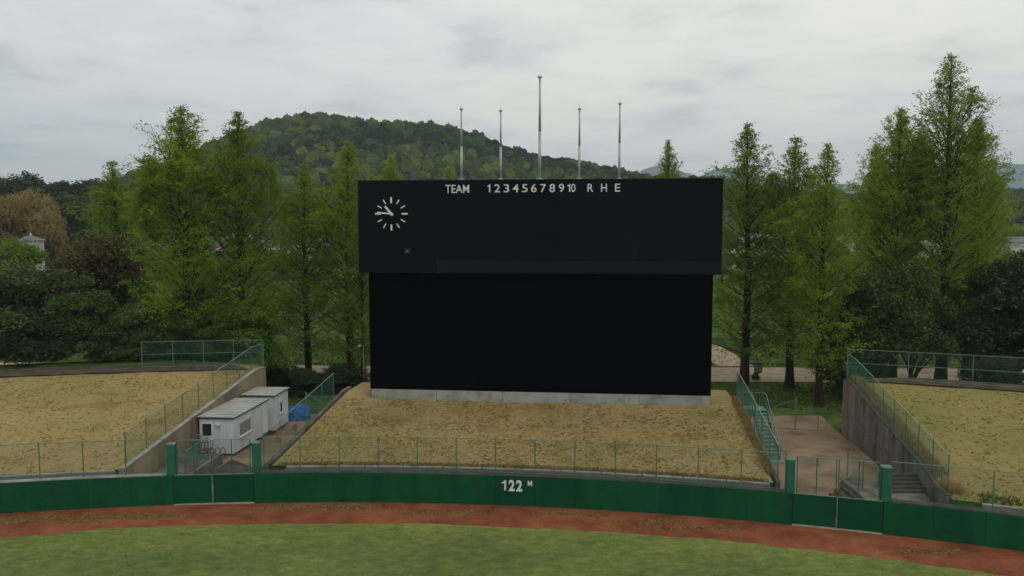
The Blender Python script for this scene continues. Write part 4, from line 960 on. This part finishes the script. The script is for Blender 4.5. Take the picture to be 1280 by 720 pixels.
# dark bushes on the left bank's back edge  (label, px, Y, top row, foot z, material, width)
BL = [
 ('q', 114, 72, 291, 2.4, M_brn, 'rounded bronze leaved tree above the dark bushes', 0.88),
 ('p', 30, 64.5, 330, 3.8, M_olive, 'wide olive green bush left of the bronze tree, at photo edge', 1.3),
 ('q', 108, 63.6, 362, 3.8, M_oak, 'dark evergreen bush below the bronze tree', 1.15),
 ('p', 45, 62.2, 392, 3.85, M_dk, 'low dark bush at back of left bank, at photo edge', 1.5),
 ('p', 168, 63.6, 378, 3.8, M_oak, 'dark evergreen bush left of the tall left fence', 1.1),
 ('q', -20, 64, 345, 3.8, M_oak, 'evergreen bush cut by the left edge of photo', 1.2),
 ('q', 210, 63.5, 396, 3.8, M_oak, 'green bush behind first bay of the tall left fence', 1.1),
 ('p', 262, 63.5, 408, 3.8, M_oak, 'green bush behind the middle of the tall left fence', 1.0),
 ('p', 248, 70, 352, 1.5, M_lime, 'fresh green bush under the broad redwood', 1.1),
 ('q', 312, 67, 372, 1.5, M_lime, 'mixed green bush at far end of left retaining wall', 0.95),
 ('p', 190, 74, 340, 1.2, M_lime, 'green bush between bronze tree and broad redwood', 1.0),
 ('r', 15, 95, 300, 3, M_lime, 'bright green tree beside the small white tower', 0.9),
 ('q', 140, 84, 330, 1, M_dk, 'dark bush behind the thin left redwood', 1.2),
 ('q', 120, 62.0, 425, 3.85, M_dk, 'low very dark bush hugging back edge of left bank', 1.5),
 ('p', 5, 62.0, 424, 3.85, M_dk, 'low dark bush on back edge of left bank, at photo edge', 1.6),
 ('q', 62, 61.8, 428, 3.85, M_oak, 'low green bush on back edge of left bank, second from photo edge', 1.7),
 ('q', 1248, 64, 440, GZ, M_dk, 'dark undergrowth bush behind the right top fence near photo edge', 1.3),
 ('p', 1082, 66, 448, GZ, M_oak, 'green undergrowth bush behind corner of right top fence', 1.2),
 ('p', 335, 70, 452, GZ, M_dk, 'low brown green hedge behind the left passage', 1.8),
 ('q', 375, 69, 462, GZ, M_dk, 'low dark shrub at foot of slender redwood', 2.2),
 ('p', 425, 71, 455, GZ, M_dk, 'low dark shrub at foot of the redwood left of scoreboard', 2.2),
 ('t', 1100, 66, 330, GZ, M_oak, 'dark evergreen tree behind left end of right top fence', 0.75),
 ('u', 1145, 68, 345, GZ, M_oak, 'dense evergreen tree left of the thickest trunk', 0.75),
 ('p', 1072, 70, 385, GZ, M_oak, 'small evergreen tree at corner of right retaining wall', 0.8),
 ('t', 1222, 69, 355, GZ, M_oak, 'dark evergreen tree right of the thickest trunk', 0.75),
 ('u', 1275, 66, 312, GZ, M_dk, 'very dark evergreen tree at the right photo edge', 0.85),
 ('r', 1325, 64, 330, GZ, M_dk, 'dark evergreen tree beyond the right photo edge', 0.85),
 ('q', 947, 95, 434, 0, M_dk, 'small round dark shrub on lawn beyond the path', 1.5),
 ('p', 948, 75.5, 466, GZ, M_lime, 'tiny green shrub at foot of notice board', 1.0),
]
for k_, px, Y, top, z0, m_, lab, wd in BL:
    hgt = zat(top, Y) - z0; place_broad(k_, gx(px, Y), Y, z0, max(hgt, 0.8), m_, lab, 'bush' if ('bush' in lab or 'shrub' in lab or 'hedge' in lab) else 'broadleaf_tree', 'bush' if ('bush' in lab or 'shrub' in lab or 'hedge' in lab) else 'tree', rz=px * 0.37, wide=wd)
# further trees on the left skyline
FT = [
 ('p', 38, 190, 236, 'large orange brown tree on the left beyond the tower', M_org, 0.62),
 ('q', 8, 185, 243, 'orange tree at left photo edge', M_org, 0.6),
 ('r', 62, 175, 262, 'small yellowish tree at right foot of the orange one', M_org, 0.6),
 ('s', 75, 250, 223, 'bare topped dark tree on left skyline', M_dk, 1.2), ('r', 48, 260, 220, 'dark tree on left skyline above the orange tree', M_dk, 1.2),
 ('r', 106, 255, 224, 'dark purple green tree on left skyline', M_dk, 1.4), ('s', 86, 220, 240, 'blue green tree under the left skyline', M_oak, 1.1),
 ('r', 20, 265, 222, 'thin green tree on left skyline near photo edge', M_oak, 1.2), ('s', 128, 240, 232, 'green tree on left skyline beside the thin redwood', M_oak, 1.1),
 ('r', -15, 250, 226, 'tree on left skyline cut by photo edge', M_oak, 1.3), ('q', 158, 230, 225, 'green tree between thin and broad redwood', M_oak, 1.2),
]
for k_, px, Y, top, lab, m_, wd in FT:
    x = gx(px, Y); z0 = terr(x, Y) - 0.3; place_broad(k_, x, Y, z0, max(4, zat(top, Y) - z0), m_, lab, rz=px * 0.7, wide=wd)
PX = []
def near_rw(px):
    b = min(RW, key=lambda q: abs(q[1] - px)); return {232: 'the broad redwood on the left', 302: 'the narrow topped redwood', 146: 'the thin redwood far left', 382: 'the slender redwood', 436: 'the redwood left of scoreboard', 453: 'the short redwood left of scoreboard', 490: 'the scoreboard clock', 562: 'the scoreboard', 833: 'the right end of scoreboard', 933: 'the redwood right of scoreboard', 990: 'the middle redwood', 1029: 'the nearest right redwood', 1120: 'the dense right redwood', 1090: 'the short shouldered redwood', 1181: 'the tallest redwood', 1236: 'the pale redwood top', 1213: 'the far right redwoods'}[b[1]]
def finish_labels():
    from collections import defaultdict
    g_ = defaultdict(list)
    for px, o, base in PX: g_[(base, near_rw(px))].append((px, o))
    o_n = ['first', 'second', 'third', 'fourth', 'fifth', 'sixth', 'seventh', 'eighth', 'ninth', 'tenth', 'eleventh', 'twelfth', 'thirteenth', 'fourteenth']
    for (base, rw), l_ in g_.items():
        l_.sort(key=lambda q: q[0])
        for k_, (px, o) in enumerate(l_): o['label'] = '%s behind %s%s' % (base, rw, '' if len(l_) == 1 else ', ' + o_n[k_] + ' from left')
# trees in the middle distance, seen between the redwoods
rm = random.Random(5)
for i in range(110):
    Y = rm.uniform(100, 260); px = rm.uniform(110, 1330); x = gx(px, Y)
    if 60 < px < 125 and Y > 150: continue
    if 455 < px < 885 and i % 2: continue
    z0 = terr(x, Y) - 0.2
    mc = rm.choice([M_lime, M_lime, M_oak, M_olive])
    pt_ = place_broad('rs'[i % 2], x, Y, z0, rm.uniform(4.5, 8.5) * (0.75 if Y < 150 else 1), mc, 'round green park tree seen between the redwood trunks', group='park trees in the middle distance', rz=rm.uniform(0, 6), wide=rm.uniform(0.9, 1.3))
    PX.append((px, pt_, ('near' if Y < 160 else 'far') + {'fresh_green_leaves': ' fresh green', 'evergreen_leaves': ' dark green', 'olive_leaves': ' olive green'}[mc.name] + ' park tree'))

# forest on the hills: one mass of crowns, instanced on points
def crown_variant(seed, m, flat):
    import bmesh
    bm = bmesh.new(); bmesh.ops.create_icosphere(bm, subdivisions=4, radius=1)
    for v in bm.verts:
        c = v.co; k = 1 + 0.30 * fbm(c.x * 1.3 + seed, c.y * 1.3, c.z * 1.3, 3) + 0.26 * fbm(c.x * 4.5 + seed, c.y * 4.5, c.z * 4.5, 4)
        v.co = Vector((c.x * k, c.y * k, (c.z * flat) * k))
    me = bpy.data.meshes.new('crown'); bm.to_mesh(me); bm.free(); me.materials.append(m)
    return bpy.data.objects.new('crown', me)
def canopy(name, cols): return mat(name, cols, scale=1.6, detail=8, rough=0.9, spec=0.05, bump=1.0, bscale=5, coord='obj', objrand=0.20, nrough=0.8)
VC = [canopy('canopy_dark', [(0.010, 0.022, 0.010), (0.022, 0.040, 0.018), (0.042, 0.064, 0.028)]), canopy('canopy_mid', [(0.024, 0.052, 0.016), (0.048, 0.085, 0.026), (0.08, 0.12, 0.04)]),
      canopy('canopy_fresh', [(0.05, 0.085, 0.018), (0.095, 0.135, 0.026), (0.14, 0.18, 0.045)]), canopy('canopy_grey', [(0.035, 0.05, 0.03), (0.065, 0.08, 0.05), (0.09, 0.10, 0.06)])]
src = bpy.data.collections.new('crown_kinds'); kinds = []
for i in range(8):
    o = crown_variant(i * 7.7, VC[i % 4], 0.85 + 0.3 * (i % 3)); src.objects.link(o); kinds.append(o)
pts, scl, knd = [], [], []
rf = random.Random(99)
def add_forest(n, fx, fy, cond, smin, smax):
    c = 0
    while c < n:
        y = fy(); x = fx(y); c += 1
        if not cond(x, y): continue
        pts.append((x, y, terr(x, y) + 1.2)); s_ = rf.uniform(smin, smax) * (1.25 if rf.random() < 0.15 else 1); scl.append(s_)
        v = fbm(x / 70, y / 70, 8.0, 3) + rf.uniform(-0.45, 0.45) - 0.0012 * (terr(x, y) - 60)
        top = terr(x, y) > 0.80 * interp(ridge, x) and x > -110
        if top: v -= 0.5
        knd.append(0 if v < -0.22 else (1 if v < 0.12 else (2 if v < 0.42 else 3)) )
add_forest(15000, lambda y: rf.uniform(-0.80 * y, 0.78 * y), lambda: 270 + (760 - 270) * rf.random() ** 0.8, lambda x, y: not (-200 < x < -120 and y < 345 and -0.63 < x / y < -0.555) , 2.5, 4.7)
add_forest(500, lambda y: rf.uniform(-330, -150), lambda: rf.uniform(265, 400), lambda x, y: x < -175 or y > 340, 3.6, 5.6)
me = bpy.data.meshes.new('hill_forest'); me.from_pydata(pts, [], []); me.attributes.new('sc', 'FLOAT', 'POINT').data.foreach_set('value', scl)
me.attributes.new('kd', 'INT', 'POINT').data.foreach_set('value', [k + 4 * rf.randint(0, 1) for k in knd])
fo = bpy.data.objects.new('hill_forest', me); C.objects.link(fo); tag(fo, 'dense mixed green forest covering the rounded hill behind the scoreboard', 'forest', kind='stuff')
ng = bpy.data.node_groups.new('forest_crowns', 'GeometryNodeTree'); ng.interface.new_socket('Geometry', in_out='INPUT', socket_type='NodeSocketGeometry'); ng.interface.new_socket('Geometry', in_out='OUTPUT', socket_type='NodeSocketGeometry')
gi = ng.nodes.new('NodeGroupInput'); go_ = ng.nodes.new('NodeGroupOutput'); iop = ng.nodes.new('GeometryNodeInstanceOnPoints'); ci = ng.nodes.new('GeometryNodeCollectionInfo')
ci.inputs['Collection'].default_value = src; ci.inputs['Separate Children'].default_value = True
a1 = ng.nodes.new('GeometryNodeInputNamedAttribute'); a1.data_type = 'FLOAT'; a1.inputs['Name'].default_value = 'sc'
a2 = ng.nodes.new('GeometryNodeInputNamedAttribute'); a2.data_type = 'INT'; a2.inputs['Name'].default_value = 'kd'
rvn = ng.nodes.new('FunctionNodeRandomValue'); rvn.data_type = 'FLOAT_VECTOR'; rvn.inputs[0].default_value = (-0.15, -0.15, 0); rvn.inputs[1].default_value = (0.15, 0.15, 6.283)
gl = ng.links.new
gl(gi.outputs[0], iop.inputs['Points']); gl(ci.outputs[0], iop.inputs['Instance']); iop.inputs['Pick Instance'].default_value = True
gl([o_ for o_ in a2.outputs if o_.enabled][0], iop.inputs['Instance Index']); gl([o_ for o_ in a1.outputs if o_.enabled][0], iop.inputs['Scale']); gl(rvn.outputs[0], iop.inputs['Rotation']); gl(iop.outputs[0], go_.inputs[0])
md = fo.modifiers.new('crowns', 'NODES'); md.node_group = ng

# ------------------------------------------------------------------ buildings in the distance
M_hw = mat('house_wall', [srgb(170, 168, 158), srgb(196, 194, 186)], scale=1, rough=0.85); M_hr = mat('grey_tiles', [srgb(92, 94, 96), srgb(120, 122, 124)], scale=2, rough=0.8)
M_hr2 = mat('pale_metal_roof', [srgb(150, 152, 150), srgb(186, 188, 186)], scale=1, rough=0.6)
def house(x, y, wd, dp, hh, label, rz=0.0, roof='gable', rm_=None, name='house', cat='house', group=None, z0=None):
    z0 = terr(x, y) - 0.2 if z0 is None else z0
    t = thing(name, label, cat, (x, y, z0), group, rz); hw, hd = wd / 2, dp / 2
    def loc(nm, V, Fc, m, par=t): return raw(nm, V, Fc, m, par)
    bx = lambda a, b, c, d, e_, f: MB().box((a, c, e_), (b - a, 0, 0), (0, d - c, 0), (0, 0, f - e_))
    m_ = bx(-hw, hw, -hd, hd, 0, hh); loc('wall', m_.V, m_.F, M_hw)
    o_ = 0.35; rh = min(wd, dp) * 0.26
    if roof == 'hip': V = [(-hw - o_, -hd - o_, hh + .003), (hw + o_, -hd - o_, hh + .003), (hw + o_, hd + o_, hh + .003), (-hw - o_, hd + o_, hh + .003), (-hw * 0.15, 0, hh + rh), (hw * 0.15, 0, hh + rh)]; Fc = [(3, 2, 1, 0), (0, 1, 5, 4), (1, 2, 5), (2, 3, 4, 5), (3, 0, 4)]
    elif roof == 'gable': V = [(-hw - o_, -hd - o_, hh + .003), (hw + o_, -hd - o_, hh + .003), (hw + o_, hd + o_, hh + .003), (-hw - o_, hd + o_, hh + .003), (-hw - o_, 0, hh + rh), (hw + o_, 0, hh + rh)]; Fc = [(3, 2, 1, 0), (0, 1, 5, 4), (2, 3, 4, 5), (1, 2, 5), (3, 0, 4)]
    else: m_ = bx(-hw - .2, hw + .2, -hd - .2, hd + .2, hh + .003, hh + 0.4); V, Fc = m_.V, m_.F
    r_ = loc('roof', V, Fc, rm_ or M_hr)
    for fl in range(max(1, int(hh // 2.8))):
        for k in range(max(1, int(wd // 2.6))):
            cx_ = -hw + wd * (k + 0.5) / max(1, int(wd // 2.6)); zz = 1.0 + 2.8 * fl
            if zz + 1.2 > hh: continue
            m_ = bx(cx_ - .55, cx_ + .55, -hd - .06, -hd + .02, zz, zz + 1.1); wn = loc('window', m_.V, m_.F, M_white)
            m_ = bx(cx_ - .48, cx_ + .48, -hd - .075, -hd - .055, zz + .07, zz + 1.03); loc('pane', m_.V, m_.F, M_glass, wn)
    return t, r_
t_, r_ = house(gx(40, 130), 130, 3.2, 3.2, 12.6, 'small white tower with grey hipped roof above the brown bushes', 0.35, 'hip', M_hr, 'tower_house', 'tower', z0=zat(294, 130) - 13.5)
for c_ in list(t_.children):
    if c_.name.startswith('window'):
        for g_ in list(c_.children): bpy.data.objects.remove(g_)
        bpy.data.objects.remove(c_)
for (a_, b_) in ((-0.5, 10.2),):
    wn = raw('window', *(lambda m_: (m_.V, m_.F))(MB().box((a_ - .3, -1.66, b_ - .3), (.7, 0, 0), (0, .06, 0), (0, 0, .7))), M_dark, t_)
raw('finial', *(lambda m_: (m_.V, m_.F))(MB().lathe((0, 0, 13.35), [(0.08, 0), (0.16, 0.15), (0.16, 0.3), (0.04, 0.5)], 8)), M_white, r_)
HS = [(175, 230, 296, 6, 'hip', 0), (205, 215, 300, 5, 'flat', 1), (270, 220, 300, 5, 'gable', 0), (300, 225, 292, 7, 'gable', 1), (335, 210, 296, 6, 'flat', 1), (372, 200, 298, 5, 'flat', 1), (398, 230, 298, 6, 'gable', 0), (425, 190, 311, 8, 'flat', 1), (445, 180, 318, 8, 'gable', 0),
      (912, 230, 281, 8, 'flat', 1), (925, 190, 304, 8, 'flat', 1), (950, 240, 277, 10, 'gable', 1), (977, 230, 275, 8, 'flat', 1), (988, 235, 272, 8, 'gable', 1), (1033, 230, 275, 10, 'flat', 1), (1080, 225, 290, 10, 'flat', 1), (1150, 215, 290, 10, 'flat', 1), (1170, 200, 300, 8, 'gable', 1), (1130, 235, 292, 10, 'hip', 0), (1268, 210, 291, 12, 'gable', 0)]
for i, (px, Y, pt, wd, rf_, pale) in enumerate(HS):
    x = gx(px, Y); z0 = terr(x, Y) - 0.2; hh = min(4.2, max(3.0, zat(pt, Y) - z0 - (wd * 0.2 if rf_ != 'flat' else 0.4)))
    ht_, _r = house(x, Y, wd, 6, hh, 'pale walled %s town building glimpsed through the %s trees' % ({'flat': 'flat roofed', 'gable': 'gabled', 'hip': 'hip roofed'}[rf_], 'left' if px < 640 else 'right'), rm.uniform(-0.4, 0.4), rf_, M_hr2 if pale else M_hr, group='town buildings beyond the trees on the ' + ('left' if px < 640 else 'right') + ', ' + rf_)
    PX.append((px, ht_, 'pale %s town building' % {'flat': 'flat roofed', 'gable': 'gabled', 'hip': 'hip roofed'}[rf_]))
finish_labels()

# ------------------------------------------------------------------ small vegetation
M_tuft = mat('dry_tufts', [srgb(112, 96, 58), srgb(154, 130, 82), srgb(184, 158, 108)], scale=2.2, detail=6, rough=0.95, spec=0.05, trans=0.2, nrough=0.8)
M_tuftr = mat('straw_green_tufts', [srgb(96, 94, 50), srgb(132, 120, 72), srgb(150, 134, 88)], scale=2.2, detail=6, rough=0.95, spec=0.05, trans=0.2, nrough=0.8)
M_tuftg = mat('green_tufts', [srgb(56, 72, 26), srgb(86, 102, 38), srgb(120, 126, 56)], scale=2.2, detail=6, rough=0.95, spec=0.05, trans=0.2, nrough=0.8)
def tufts(name, pos, hmin, hmax, m, label, cat, blades=4, wid=0.05):
    n = len(pos); pos = np.repeat(np.array(pos), blades, axis=0); k = len(pos)
    pos[:, :2] += RNG.normal(size=(k, 2)) * 0.05
    h_ = RNG.uniform(hmin, hmax, k); a = RNG.uniform(0, 2 * np.pi, k); d = np.stack([np.cos(a), np.sin(a), np.zeros(k)], 1)
    tip = pos + np.stack([np.cos(a * 3) * h_ * 0.4, np.sin(a * 3) * h_ * 0.4, h_], 1)
    q = np.stack([pos - d * wid, pos + d * wid, tip + d * wid * 0.2, tip - d * wid * 0.2], 1)
    return tag(quads(name, q, m), label, cat, kind='stuff')
def scatter(n, tl, tr, r0, r1, zf, keep=None):
    out_ = []
    while len(out_) < n:
        r = math.sqrt(random.uniform(r0 * r0, r1 * r1)); a, b = tl(r), tr(r); th = random.uniform(a, b); p = pol(th, r)
        if keep and fbm(p.x * 0.45, p.y * 0.45, 4) + random.uniform(-.5, .5) < keep: continue
        out_.append((p.x, p.y, zf(r, p.x, p.y) - 0.01))
    return out_
tl_, tr_ = (lambda r: -0.45), (lambda r: th_line(LRET, r) - 0.004)
tufts('dry_grass', scatter(4500, tl_, tr_, 90.6, 108, z_left), 0.02, 0.07, M_tuft, 'short dry tufts of straw coloured grass on left bank', 'grass')
tufts('dry_grass', scatter(6500, lambda r: th_line(MEDGE, r) + 0.004, lambda r: th_line(REDGE, r) - 0.004, 90.6, 101.2, z_mid), 0.02, 0.08, M_tuft, 'short dry tufts of straw coloured grass on centre bank', 'grass')
tr2 = lambda r: th_line(RRET, r) + 0.004
tufts('dry_grass', scatter(1500, tr2, lambda r: 0.55, 90.6, 108, z_right), 0.03, 0.08, M_tuftr, 'short green and straw tufts of grass on right bank', 'grass')
tufts('rough_grass', scatter(1800, lambda r: th_line(MEDGE, r) + 0.006, lambda r: th_line(REDGE, r) - 0.004, 90.55, 90.8, z_mid), 0.05, 0.15, M_tuft, 'ragged longer grass overhanging the kerb of centre bank', 'grass')
ed = [];
for _ in range(1400):
    Y = random.uniform(36.5, 54); x = onl(RRET, Y) + random.uniform(0.35, 0.9); ed.append((x, Y, zline(RRET, Y)))
tufts('rough_grass', ed, 0.15, 0.5, M_tuft, 'long straw grass along top of right retaining wall', 'grass', 4, 0.03)
ed = []
for _ in range(900):
    Y = random.uniform(39, 50.5); x = onl(REDGE, Y) - random.uniform(0.0, 0.3); ed.append((x, Y, min(zline(REDGE, Y), 3.18)))
tufts('rough_grass', ed, 0.08, 0.28, M_tuft, 'ragged dark grass along right edge of centre bank', 'grass', 4, 0.03)
ed = []
for _ in range(700):
    th = random.uniform(th_of(22.6, 35.6), 0.6); p = pol(th, R + random.uniform(1.4, 2.3)); ed.append((p.x, p.y, 1.6))
tufts('rough_grass', ed, 0.1, 0.35, M_tuftg, 'longer green grass along the kerb of right bank', 'grass', 5, 0.03)
# pampas-like straw clump at the fence corner on the right
px_, py_ = 21.9, 36.6; n = 700; a = RNG.uniform(0, 2 * np.pi, n); ou = RNG.uniform(0.2, 0.75, n); hh = RNG.uniform(0.4, 1.0, n)
base = np.stack([px_ + RNG.normal(size=n) * 0.15, py_ + RNG.normal(size=n) * 0.12, np.full(n, 1.6)], 1); tip = base + np.stack([np.cos(a) * ou, np.sin(a) * ou, hh * (1 - ou * 0.5)], 1)
sdv = np.stack([-np.sin(a), np.cos(a), np.zeros(n)], 1) * 0.02
M_straw = mat('straw', [srgb(186, 158, 104), srgb(216, 190, 140)], scale=4, rough=0.9, trans=0.2)
tag(quads('straw_clump', np.stack([base - sdv, base + sdv, tip + sdv * .3, tip - sdv * .3], 1), M_straw), 'pale straw coloured grass clump at lower corner of right bank', 'grass clump')
# lawn and track details
lawn = []
while len(lawn) < 9000:
    r = random.uniform(76, 86); th = random.uniform(-0.32, 0.47); p = pol(th, r)
    if r > track_in(th) - 0.05: continue
    lawn.append((p.x, p.y, 0.0))
M_blade = mat('lawn_blades', [srgb(88, 104, 52), srgb(112, 128, 68), srgb(140, 150, 92)], scale=1.6, detail=8, rough=0.95, spec=0.05, trans=0.2, nrough=0.8)
tufts('lawn_tufts', lawn, 0.012, 0.035, M_blade, 'short mown blades standing up from the outfield lawn', 'grass', 3, 0.03)
weeds = []
for (px, py, wx, n) in [(55, 648, 20, 260), (150, 646, 28, 700), (185, 645, 20, 500), (15, 651, 14, 250), (100, 652, 12, 120), (355, 635, 22, 160), (430, 635, 30, 420), (545, 641, 25, 260), (700, 642, 14, 100), (740, 645, 10, 80), (870, 660, 40, 260), (1170, 690, 16, 200), (820, 652, 20, 120)]:
    for _ in range(n):
        q = un(px + random.gauss(0, wx), py + random.gauss(0, 1.3), 0); weeds.append((q.x, q.y, 0.0))
weeds = [q for q in weeds if math.hypot(q[0] - CX, q[1] - CY) < R - 0.05]
tufts('weeds', weeds, 0.03, 0.07, M_tuft, 'thin yellowish weeds creeping over the red clay track', 'weeds', 3, 0.04)
gr = []
while len(gr) < 16000:
    y = random.uniform(60, 100); x = random.uniform(-30, 62)
    if abs(y - 78.5) < 5.0: continue
    if abs(x) < 14 and y < 64: continue
    z = terr(x, y)
    if math.hypot(x - CX, y - CY) < 116: continue
    gr.append((x, y, z))
tufts('park_grass', gr, 0.08, 0.22, M_tuftg, 'uneven green grass growing under the redwood trees', 'grass', 3, 0.06)

# ------------------------------------------------------------------ haze
M_h = bpy.data.materials.new('haze'); M_h.use_nodes = True; hn = M_h.node_tree; 
for n_ in list(hn.nodes): hn.nodes.remove(n_)
ho = hn.nodes.new('ShaderNodeOutputMaterial'); pv = hn.nodes.new('ShaderNodeVolumePrincipled'); pv.inputs['Color'].default_value = (0.70, 0.85, 1.0, 1); pv.inputs['Density'].default_value = 0.00018
hn.links.new(pv.outputs[0], ho.inputs['Volume'])
mb = MB(); mb.box((-7000, -160, -2.5), (14000, 0, 0), (0, 6000, 0), (0, 0, 560)); hz = mb.obj('haze', M_h); tag(hz, 'thin bluish air that fades the distant mountains', 'haze', kind='stuff')
